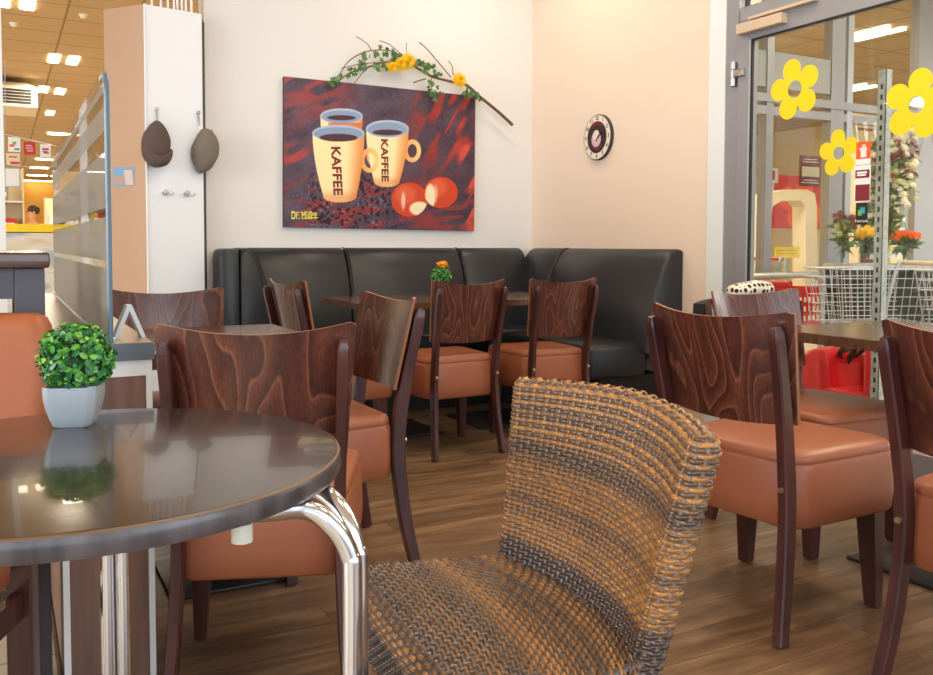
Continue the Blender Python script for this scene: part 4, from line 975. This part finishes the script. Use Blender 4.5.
b.tube([c_, c_+ax*-.0+Vector((0, .08, -.14))], .016, 8)
b.build('steering_wheel', 'black', t, 60)
for y in (.24, -.42):
    for s in (-1, 1):
        x = s*.235; b = MB(); b.lathe([(.0, -.035), (.075, -.035), (.095, -.025), (.098, 0), (.095, .025), (.075, .035), (0, .035)], n=24)
        b.v = [(x+z_, y+a_, .098+c__) for a_, c__, z_ in b.v]; b.build('wheel', 'black', t, 40)

# jacket + patterned cloth behind chair six
t = thing('hanging_jacket', 'black jacket with a spotted black and cream lining hanging behind the chair by the door', 'jacket', (2.72, 2.64, 0))
def jk(u, v):
    x = -.30+.66*u; z = .80-.32*v; return (x, .035*math.sin(u*14)+.03*math.sin(v*3)+.01, z+.02*math.sin(u*PI)-.0)
b = MB(); rings = []
for i in range(13):
    v_ = i/12; rings.append([(-.24+.55*a, yy_+.012*math.sin(a*16+v_*2), .835-.36*v_-.03*(abs(a-.5)*2)**2) for a, yy_ in [(k/16, -.02) for k in range(17)]+[(k/16, .045) for k in range(16, -1, -1)]])
b.loft(rings).build('body', 'cloth_black', t, 60)
def dots():
    m, nt, b = newmat('spotted_lining'); L = nt.links.new; tc = nt.nodes.new('ShaderNodeTexCoord'); vo = nt.nodes.new('ShaderNodeTexVoronoi'); vo.inputs['Scale'].default_value = 40; vo.inputs['Randomness'].default_value = .35
    L(tc.outputs['Object'], vo.inputs['Vector']); L(ramp(nt, vo.outputs['Distance'], [(0, (26, 24, 24)), (.36, (26, 24, 24)), (.42, (222, 210, 190)), (1, (230, 220, 200))]), b.inputs['Base Color']); b.inputs['Roughness'].default_value = .8; return m
b = MB(); rings = []
for x, k in ((-.07, .6), (-.06, .9), (-.02, 1), (.08, 1), (.145, .9), (.155, .5)): rings.append([(x, .012+.04*k*math.cos(a), .855+.008*math.sin(x*20)+.034*k*math.sin(a)) for a in [2*PI*j/14 for j in range(14)]])
b.loft(rings).build('lining', dots(), t, 60)

# ------------------------------------------------------------------ store seen at the left
t = thing('store_counter', 'service counter with a bright yellow edge across the left background', 'counter', (-1.2, 7.2, 0))
MB().bb(-3, 1.75, 0, .6, 0, 1.12).build('front', 'marble', t, 0)
MB().bb(-3.02, 1.77, -.03, .65, 1.125, 1.185, bev=.004).build('top_edge', 'yellowp', t, 20)
MB().bb(-3, 1.75, .02, .6, .0, .08).build('toe_kick', 'plinth', t, 0)
def px_ceiling(x, y): p = atz(x, y, CZ); return p
L1 = 'square ceiling light of a pair in the tiled store ceiling'
base_l = None
for x, y, w in ((2, -1, .13), (27.5, 2, .13), (54, 58, .125), (73, 60, .125), (43.5, 89, .125), (60, 91, .125), (50, 112.5, .125)):
    p = px_ceiling(x, y)
    tag(MB().bb(-w/2, w/2, -.27, .27, -.012, 0).build('ceiling_light', 'lamp', None, 0, loc=(p.x, p.y, CZ-.001)), 'bright white louvre light set in the store ceiling in the upper left', 'ceiling light', 'square ceiling lights of the store')
for k, (x0, y, x1) in enumerate(((49.5, 132.7, 62), (66, 133.5, 76), (87, 135, 101), (35.5, 158.3, 54), (30, 167, 49), (27, 174.6, 48), (23, 180, 55), (76, 148, 88), (67, 157.7, 78), (58, 167.7, 68), (52, 175.5, 60))):
    a = px_ceiling(x0, y); c = px_ceiling(x1, y)
    w = max(.3, c.x-a.x); tag(MB().bb(-w/2, w/2, -.1, .1, -.03, 0).build('strip_light', 'lampc', None, 0, loc=((a.x+c.x)/2, a.y, CZ-.001)), 'long thin strip light on the far part of the store ceiling', 'ceiling light', 'strip lights of the store')
for i, (x, y) in enumerate(((41, 13.5), (13.5, 25))):
    p = px_ceiling(x, y-2); t = tag(MB().lathe([(0, -.035), (.025, -.035), (.035, -.015), (.045, 0)], n=20).build('smoke_detector', 'white', None, 40, loc=(p.x, p.y, CZ-.0)), ('round smoke detector on the store ceiling, right of the nearest lights', 'small white sensor hanging under the store ceiling, left one')[i] if i == 0 else 'small white sensor hanging from the store ceiling below the nearest lights', 'detector')
for x, y in ((83, 14.5),):
    p = px_ceiling(x, y); bpy.data.objects['smoke_detector'].location = (p.x, p.y, CZ)
# AC cassette
pa = atd(20, 108, 12.2)
t = thing('air_conditioner', 'boxy cream air conditioning cassette hanging under the store ceiling', 'air conditioner', (pa.x-.28, pa.y+.4, 2.86))
MB().loft([[(a*.40, c*.40, .06) for a, c in ((-1, -1), (1, -1), (1, 1), (-1, 1))], [(a*.5, c*.5, .07) for a, c in ((-1, -1), (1, -1), (1, 1), (-1, 1))], [(a*.5, c*.5, .34) for a, c in ((-1, -1), (1, -1), (1, 1), (-1, 1))], [(a*.36, c*.36, .42) for a, c in ((-1, -1), (1, -1), (1, 1), (-1, 1))]]).build('casing', 'ac', t, 20)
b = MB()
for k in range(5): b.bb(-.42, .42, -.512, -.5, .11+k*.042, .138+k*.042); b.bb(.5, .512, -.42, .42, .11+k*.042, .138+k*.042)
b.build('grille', 'gasket', t, 0)
MB().cyl((.3, 0, .42), (.3, 0, CZ-2.78), .012, 8).cyl((-.3, 0, .42), (-.3, 0, CZ-2.78), .012, 8).build('hanger', 'steel', t)
for xa_, ya_, xb_, yb_ in ((850, 34, 890, 25), (854, 38.5, 906, 27), (848, 86.5, 866, 83.2), (848, 89.5, 877, 85)):
    a = px_ceiling(xa_, ya_); p = (a+px_ceiling(xb_, yb_))/2; hl = abs(a.y-p.y); tag(MB().bb(-.028, .028, -hl, hl, -.03, 0).build('strip_light', 'lampc', None, 0, loc=(p.x, p.y, CZ-.001)), 'strip light on the shop ceiling seen through the door glass', 'ceiling light', 'strip lights seen through the door glass')
# hanging flyers
def flyer(x0, y0, x1, y1, Y, m0, label, bands):
    a = aty(x0, y0, Y); c = aty(x1, y1, Y); w = c.x-a.x; h = a.z-c.z
    o = tag(MB().bb(-w/2, w/2, 0, .004, -h/2, h/2).build('hanging_flyer', m0, None, 0, loc=((a.x+c.x)/2, Y, (a.z+c.z)/2)), label, 'flyer', 'flyers hanging in the store')
    for i, (u0, u1, v0, v1, mt) in enumerate(bands): MB().bb((u0-.5)*w, (u1-.5)*w, -.002-.0005*i, 0, (.5-v1)*h, (.5-v0)*h).build('print', mt, o, 0)
    return o
flyer(8, 137, 20.5, 152, 7.0, 'white', 'white flyer with a green and orange print, leftmost in the hanging row', [(.1, .5, .5, .65, 'obloom'), (.35, .65, .3, .5, 'green'), (.5, .9, .75, .88, 'blue')])
flyer(23.5, 141.5, 35.5, 155, 7.0, 'redp', 'red flyer in the middle of the hanging row', [(.2, .7, .25, .35, 'pink'), (.2, .8, .45, .55, 'pink'), (.3, .8, .65, .75, 'pink')])
flyer(40, 144, 51, 157.5, 7.0, 'white', 'white flyer with a red and blue print, right one in the hanging row', [(.2, .8, .3, .45, 'redp'), (.2, .7, .5, .6, 'blue'), (.3, .8, .6, .72, 'redp')])
flyer(6, 153, 20, 165.5, 7.0, 'cream', 'cream flyer with a red print hanging under the leftmost one', [(.2, .8, .25, .35, 'redp'), (.3, .95, .7, .9, 'redp')])
flyer(4.5, 167.5, 20.5, 187.5, 7.0, 'galv', 'framed white notice hanging lowest in the store at the left', [(.07, .93, .05, .95, 'white')])
def P7(x, y, Y=7.0): return aty(x, y, Y)
t = tag(MB().tube([P7(5, 134.5), P7(28, 139.5), P7(56, 146)], .003, 6).tube([P7(3, 166), P7(35, 166.5), P7(70, 167)], .003, 6).tube([P7(3, 166), P7(5, 134.5), P7(5, 60)], .003, 6).build('hanging_wire', 'galv'), 'thin wires carrying the flyers in the store', 'wire')
t = tag(MB().bb(-.018, .018, -.018, .018, 0, CZ).build('white_post', 'whitemetal', None, 0, loc=(atd(1.2, 200, 4.6).x, atd(1.2, 200, 4.6).y, 0)), 'thin white post at the very left edge of the picture', 'post')
# shelves at far left + goods
sp = (-.40, 12.6, 0); t, R = shelf_unit('goods_shelf', 'store shelf with red and grey goods behind the yellow counter, left of the person', sp, 1.3, 2.0, 5, 4)
fill(t, R, sp, 1.3, 2.0, 5, 0, 'goods on the left store shelf', {c: 'package on the store shelf left of the person' for c in M}, ['redp', 'grey', 'cream', 'black'])
sp = (1.2, 18.2, 0); t, R = shelf_unit('goods_shelf', 'small store shelf with red goods right of the person', sp, .9, 1.9, 4, 5)
fill(t, R, sp, .9, 1.9, 4, 0, 'goods on the store shelf right of the person', {c: 'package on the store shelf right of the person' for c in M}, ['redp', 'white', 'green'])
# goods row seen through the clear glass stripes
k = 0
for x, c in ((60, 'blue'), (66, 'blue'), (71, 'blue'), (77, 'redp'), (82, 'grey'), (88, 'black'), (94, 'yellowp'), (100, 'redp')):
    p = atd(x, 218, 9.0+.0*k); k += 1
    tag(MB().bb(-.022, .022, -.03, .03, 0, .22, bev=.004).bb(-.015, .015, -.0305, -.029, .05, .15, 1).build('goods_box', [c, 'white'], None, 20, loc=(p.x, p.y, 1.15)), ('%s package on the rack seen through the clear stripe of the divider glass' % {'blue': 'blue', 'redp': 'red', 'grey': 'grey', 'black': 'black', 'yellowp': 'yellow'}[c]), 'package', 'packages seen through the divider glass')
pa, pb = atd(52, 218, 9), atd(108, 218, 9)
t = thing('goods_rack', 'low rack of small packages seen through the divider glass', 'rack', ((pa.x+pb.x)/2, (pa.y+pb.y)/2, 0), math.atan2(pb.y-pa.y, pb.x-pa.x))
MB().bb(-.45, .45, -.15, .15, 1.11, 1.149).build('shelf', 'cream', t, 0)
for x in (-.42, .42): MB().bb(x-.02, x+.02, -.12, .12, 0, 1.11).build('leg', 'cream', t, 0)

# ------------------------------------------------------------------ person behind the counter
pp = atd(33, 213, 14.6)
t = thing('person', 'person with short dark hair in an ochre top standing behind the yellow counter, looking left', 'person', (pp.x, pp.y, 0), math.radians(112))
def skinfig(name, verts, edges, radii, mt, parent, sub=2):
    me = bpy.data.meshes.new(name); me.from_pydata(verts, edges, []); o = bpy.data.objects.new(name, me); C.objects.link(o); o.parent = parent
    md = o.modifiers.new('skin', 'SKIN'); md.use_smooth_shade = True
    for i, r in enumerate(radii): me.skin_vertices[0].data[i].radius = r if isinstance(r, tuple) else (r, r)
    me.skin_vertices[0].data[0].use_root = True
    s_ = o.modifiers.new('sub', 'SUBSURF'); s_.levels = sub; s_.render_levels = sub
    me.materials.append(M[mt]); return o
V = [(0, 0, .92), (0, 0, 1.12), (0, 0, 1.33), (0, 0, 1.42), (0, .01, 1.48), (0, .02, 1.56), (0, .015, 1.64), (-.18, 0, 1.36), (-.24, .02, 1.12), (-.2, .2, .98), (-.18, .28, .98), (.18, 0, 1.36), (.24, .02, 1.12), (.2, .2, .98), (.18, .28, .98),
     (-.1, 0, .85), (-.11, .01, .48), (-.11, -.02, .08), (-.11, .12, .03), (.1, 0, .85), (.11, .01, .48), (.11, -.02, .08), (.11, .12, .03)]
Ed = [(0, 1), (1, 2), (2, 3), (3, 4), (4, 5), (5, 6), (2, 7), (7, 8), (8, 9), (9, 10), (2, 11), (11, 12), (12, 13), (13, 14), (0, 15), (15, 16), (16, 17), (17, 18), (0, 19), (19, 20), (20, 21), (21, 22)]
Rd = [(.13, .1), (.12, .09), (.14, .1), (.05, .05), (.05, .05), (.075, .09), (.07, .085), .05, .04, .03, .03, .05, .04, .03, .03, .08, .055, .04, .03, .08, .055, .04, .03]
skinfig('body', V, Ed, Rd, 'skin', t)
skinfig('shirt', [(0, 0, .88), (0, 0, 1.12), (0, 0, 1.34), (0, 0, 1.40), (-.18, 0, 1.365), (-.24, .02, 1.14), (.18, 0, 1.365), (.24, .02, 1.14)], [(0, 1), (1, 2), (2, 3), (2, 4), (4, 5), (2, 6), (6, 7)], [(.155, .12), (.14, .11), (.16, .118), (.08, .08), .066, .052, .066, .052], 'shirt', t)
skinfig('trousers', [(0, 0, .9), (-.1, 0, .84), (-.11, .01, .48), (-.11, -.02, .1), (.1, 0, .84), (.11, .01, .48), (.11, -.02, .1)], [(0, 1), (1, 2), (2, 3), (0, 4), (4, 5), (5, 6)], [(.14, .11), .095, .07, .055, .095, .07, .055], 'trousers', t)
t.scale = (.98, .98, .98)
MB().sphere((0, -.012, 1.635), .1, 12, sc=(.88, 1.02, .9)).build('hair', 'hair', t, 60)
MB().sphere((0, .112, 1.575), .018, 8, sc=(.7, 1, 1.3)).build('nose', 'skin', t)
for s in (-1, 1): MB().sphere((s*.032, .098, 1.6), .011, 6).build('eye', 'black', t); MB().sphere((s*.083, .02, 1.585), .022, 8, sc=(.35, .8, 1.3)).build('ear', 'skin', t)

# ------------------------------------------------------------------ rattan chair
def weave(name, parent, S, Lu, Lv, nu, nv, pu, pv, amp, colfn, seed=1, closed=False, stcol=(128, 108, 92), sw=.0028, wk=.97):
    U = np.linspace(0, Lu, nu+1); V_ = np.linspace(0, Lv, nv+1); UU, VV = np.meshgrid(U, V_, indexing='ij')
    P = S(UU, VV); dU = np.gradient(P, axis=0); dV = np.gradient(P, axis=1)
    if closed: dU[0] = dU[-1] = P[1]-P[-2]
    N = np.cross(dU, dV); N /= np.linalg.norm(N, axis=-1, keepdims=True)+1e-9
    j = np.floor(VV/pv); fv = (VV/pv-j)*2-1; k = np.round(UU/pu); fu = (UU-k*pu)
    wprof = np.sqrt(np.clip(1-(fv/wk)**2, 0, 1)); ph = np.cos(PI*UU/pu+PI*j)
    wob = np.random.default_rng(seed)
    hw = amp*(1.0*np.sign(ph)*np.abs(ph)**.7)+(pv*.5)*wprof*.72
    hs = -amp*.30+.0024*np.sqrt(np.clip(1-(fu/sw)**2, 0, 1)) - (np.abs(fu) > sw)*.006
    # gaps between strands
    hw = np.where(wprof <= .05, -amp*1.8, hw)
    stake = hs > hw; h = np.maximum(hw, hs); h = np.maximum(h, -amp*1.8)
    r = np.random.default_rng(seed); rowrand = r.random(int(Lv/pv)+4); segrand = r.random((int(Lu/pu)+6, int(Lv/pv)+4))
    seg = np.floor((UU/pu+j+.5+ (j % 2)*0)/1).astype(int) % segrand.shape[0]
    g = colfn(UU, VV, j, rowrand[j.astype(int)], segrand[seg, j.astype(int)])
    g = np.clip(g, 0, 1)[..., None]
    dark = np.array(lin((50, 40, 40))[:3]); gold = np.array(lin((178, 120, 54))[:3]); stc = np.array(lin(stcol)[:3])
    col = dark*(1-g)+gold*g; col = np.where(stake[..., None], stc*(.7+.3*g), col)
    col = np.where(((~stake) & (wprof < .38))[..., None], col*.25, col)  # shade in the gaps between strands painted into the vertex colour
    P = P+N*h[..., None]
    me = bpy.data.meshes.new(name); idx = np.arange((nu+1)*(nv+1)).reshape(nu+1, nv+1); q = np.stack([idx[:-1, :-1], idx[1:, :-1], idx[1:, 1:], idx[:-1, 1:]], -1).reshape(-1, 4)
    nvt = P.shape[0]*P.shape[1]; me.vertices.add(nvt); me.vertices.foreach_set('co', P.astype(np.float32).ravel())
    me.loops.add(q.size); me.loops.foreach_set('vertex_index', q.astype(np.int32).ravel()); me.polygons.add(len(q)); me.polygons.foreach_set('loop_start', np.arange(0, q.size, 4, dtype=np.int32)); me.polygons.foreach_set('loop_total', np.full(len(q), 4, np.int32)); me.update(calc_edges=True); me.validate()
    ca = me.color_attributes.new('col', 'FLOAT_COLOR', 'POINT'); ca.data.foreach_set('color', np.concatenate([col, np.ones(col.shape[:2]+(1,))], -1).astype(np.float32).ravel())
    me.materials.append(M['strandcol']); me.shade_smooth(); o = bpy.data.objects.new(name, me); C.objects.link(o); o.parent = parent; return o
# local frame: +x = towards sitter's front (world -X), y across, origin under seat rear centre
rat = thing('rattan_chair', 'brown and gold woven rattan chair in the foreground, beside the round table', 'chair', (.783, 1.108, 0), PI-math.radians(5))
# local x = -(world X-.79) ; local y = -(world Y-1.115)
TH = .021
def back_mid(s, z):   # s -1..1 across, returns centre-line position (numpy)
    q = (z-.44)/.37; hw = .200+.060*q; y = s*hw; x = .012-.064*q - .062*(1-s**2)*(.55+.6*q)+.0
    return x, y
Zb, Zt = .42, .772
def S_back(UU, VV):
    # closed loop around back: front face -> side -> rear -> side
    Lf = .50; Ls = PI*TH; per = 2*Lf+2*Ls; uu = UU % (per+1e-9); z = Zb+VV
    P = np.zeros(UU.shape+(3,))
    zz = np.minimum(z, Zt); over = np.clip((z-Zt)/(TH*PI/2), 0, 1); f = np.cos(over*PI/2); zfin = zz+np.sin(over*PI/2)*TH
    def put(mask, s, off_n, off_t):
        x, y = back_mid(s, zz); e = .01; x2, y2 = back_mid(s+e, zz); tx, ty = x2-x, y2-y; l = np.sqrt(tx**2+ty**2); tx, ty = tx/l, ty/l; nx, ny = ty, -tx
        X = x+nx*off_n*f+tx*off_t; Y = y+ny*off_n*f+ty*off_t
        P[..., 0] = np.where(mask, X, P[..., 0]); P[..., 1] = np.where(mask, Y, P[..., 1])
    m1 = uu < Lf; s1 = -1+2*uu/Lf; put(m1, s1, TH, 0)
    m2 = (uu >= Lf) & (uu < Lf+Ls); a = (uu-Lf)/TH; put(m2, np.ones_like(uu), TH*np.cos(a), TH*np.sin(a)*(.4+.6*f))
    m3 = (uu >= Lf+Ls) & (uu < 2*Lf+Ls); s3 = 1-2*(uu-Lf-Ls)/Lf; put(m3, s3, -TH, 0)
    m4 = uu >= 2*Lf+Ls; a = (uu-2*Lf-Ls)/TH; put(m4, -np.ones_like(uu), -TH*np.cos(a), -TH*np.sin(a)*(.4+.6*f))
    # top edge dips toward far side corners rounding
    P[..., 2] = zfin + .012*(1-np.abs(P[..., 1])/.26)*np.clip((z-.5)/.3, 0, 1)
    return P
per = 2*.5+2*PI*TH; pu_b = per/76
def col_back(UU, VV, j, rr, sr):
    zz = VV/.37+.02*np.sin(UU*7)
    win = lambda a_, b_: 1/(1+np.exp(-(zz-a_)/.008))*(1-1/(1+np.exp(-(zz-b_)/.008)))
    g = np.where((j % 2) == 1, .20, .80)*(zz >= .74)+(.62+.35*(rr-.5))*(zz < .74)
    return g*(.72+.5*sr)*(1-.92*win(-1, .29))*(1-.6*win(.455, .50))*(1-.85*win(.655, .735))*(1-.8*win(.86, .89))
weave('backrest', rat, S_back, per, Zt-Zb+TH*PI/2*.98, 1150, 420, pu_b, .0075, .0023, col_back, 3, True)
# seat: front roll
def S_seat(UU, VV):
    # VV along depth from rear (0) to the front roll and down the apron; UU across
    D = .265; r = .028; t_ = UU/.56*2-1
    a = np.clip((VV-D)/r, 0, PI/2); dn = np.clip(VV-D-r*PI/2, 0, 1)
    x = np.minimum(VV, D)+r*np.sin(a)-dn*.05; z = .487+.0-r*(1-np.cos(a))-dn
    hw = .215+.075*np.clip(x/.33, 0, 1); ad = np.clip((np.abs(t_)-.92)/.08, 0, 1); y = np.sign(t_)*(np.minimum(np.abs(t_)/.92, 1)*(hw-.02)+.02*np.sin(ad*PI/2)); z = z-.02*(1-np.cos(ad*PI/2))
    z = z-.010*(1-t_**2)*np.clip(1-(x/.34-.5)**2*4, 0, 1)
    x = x+.03-.030*np.abs(t_)**2*np.clip(1-x/.1, 0, 1)*0-.062*(1-t_**2)*np.clip(1-x/.33, 0, 1)-.03
    x = x+.012*(1-t_**2)*np.clip(x/.33, 0, 1)
    return np.stack([x, -y, z], -1)
def col_seat(UU, VV, j, rr, sr):
    w = VV; g = .26+.3*(sr-.5)+.2*(rr-.5); b_ = np.exp(-((w-.065)/.012)**2)+np.exp(-((w-.145)/.022)**2)*.9+np.exp(-((w-.10)/.006)**2)*.5+np.exp(-((w-.215)/.012)**2)*.4+np.exp(-((w-.295)/.012)**2)*.9
    return g+b_*.62-.25*(w > .315)
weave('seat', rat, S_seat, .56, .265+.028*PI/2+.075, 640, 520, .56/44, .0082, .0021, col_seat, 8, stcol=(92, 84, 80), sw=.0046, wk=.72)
# side aprons and frame
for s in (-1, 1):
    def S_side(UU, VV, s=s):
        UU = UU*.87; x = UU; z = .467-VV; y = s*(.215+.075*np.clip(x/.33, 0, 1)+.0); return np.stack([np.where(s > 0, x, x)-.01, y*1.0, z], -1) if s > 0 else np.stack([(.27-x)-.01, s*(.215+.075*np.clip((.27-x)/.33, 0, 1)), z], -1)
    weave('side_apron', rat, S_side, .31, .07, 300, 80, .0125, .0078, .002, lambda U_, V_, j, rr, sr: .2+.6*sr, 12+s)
for x, y in ((.26, .25), (.26, -.25), (-.01, .2), (-.01, -.2)):
    MB().tube([(x, y, .41), (x+(.03 if x > .1 else -.04), y*1.06, 0.0)], .014, 12).build('leg', 'chrome', rat, 60)
MB().bb(-.0, .25, -.2, .2, .42, .44).build('seat_frame', 'iron', rat, 0)

# ------------------------------------------------------------------ lights
def area(name, loc, rot, size, energy, col, sy=None):
    l = bpy.data.lights.new(name, 'AREA'); l.energy = energy; l.color = col; l.size = size
    if sy: l.shape = 'RECTANGLE'; l.size_y = sy
    o = bpy.data.objects.new(name, l); C.objects.link(o); o.location = loc; o.rotation_euler = rot; return o
def down(name, x, y, e, s=.6, col=(1, .86, .68), z=None): return area(name, (x, y, z or CZ-.06), (0, 0, 0), s, e, col)
w = bpy.data.worlds.new('world'); bpy.context.scene.world = w; w.use_nodes = True
w.node_tree.nodes['Background'].inputs[0].default_value = (.86, .93, 1, 1); w.node_tree.nodes['Background'].inputs[1].default_value = .75
warm = (1, .84, .66)
for x, y, e in ((1.6, 3.6, 14), (2.75, 4.55, 11), (2.6, 2.4, 15), (1.0, 2.0, 14), (1.2, .2, 12), (2.8, .6, 14)): down('cafe_downlight', x, y, e, .35, warm)
for x in (-6, -2.5, 1.0, 5):
    for y in (8.5, 13, 18, 24, 30) if x != -2.5 else (13, 18, 24, 30): down('store_light', x, y, 100, 1.2, (1, .87, .68))
for x, y in ((-3, 1), (-3, 4.5), (-6, 2)): down('store_light', x, y, 40, 1.2, (1, .88, .72))
for x, y in ((4.9, 1.9), (6.3, 3.0), (5.2, 1), (5.5, 6.5), (7.5, 6.5), (5.5, 9.5), (7.5, 1), (11, 8), (9, 12), (11, 3)): down('shop_light', x, y, 42, 1.0, (1, .88, .70))
# cool daylight area lights added out of view; no windows are built
area('added_daylight', (-1.5, -2.2, 1.7), (math.radians(90), 0, math.radians(-15)), 3.0, 50, (.82, .91, 1), 2.4)
area('added_daylight', (2.6, -2.4, 1.7), (math.radians(90), 0, 0), 3.4, 75, (.78, .89, 1), 2.3)
area('added_daylight', (-7.5, 1.5, 1.8), (math.radians(90), 0, math.radians(-90)), 5, 380, (.80, .90, 1), 2.4)
area('added_daylight', (13.5, 1.5, 1.8), (math.radians(90), 0, math.radians(90)), 4, 120, (.9, .95, 1), 2.4)

sc = bpy.context.scene
sc.view_settings.view_transform = 'Standard'; sc.view_settings.look = 'None'; sc.view_settings.gamma = 1; sc.view_settings.exposure = .25
sc.view_settings.use_curve_mapping = False
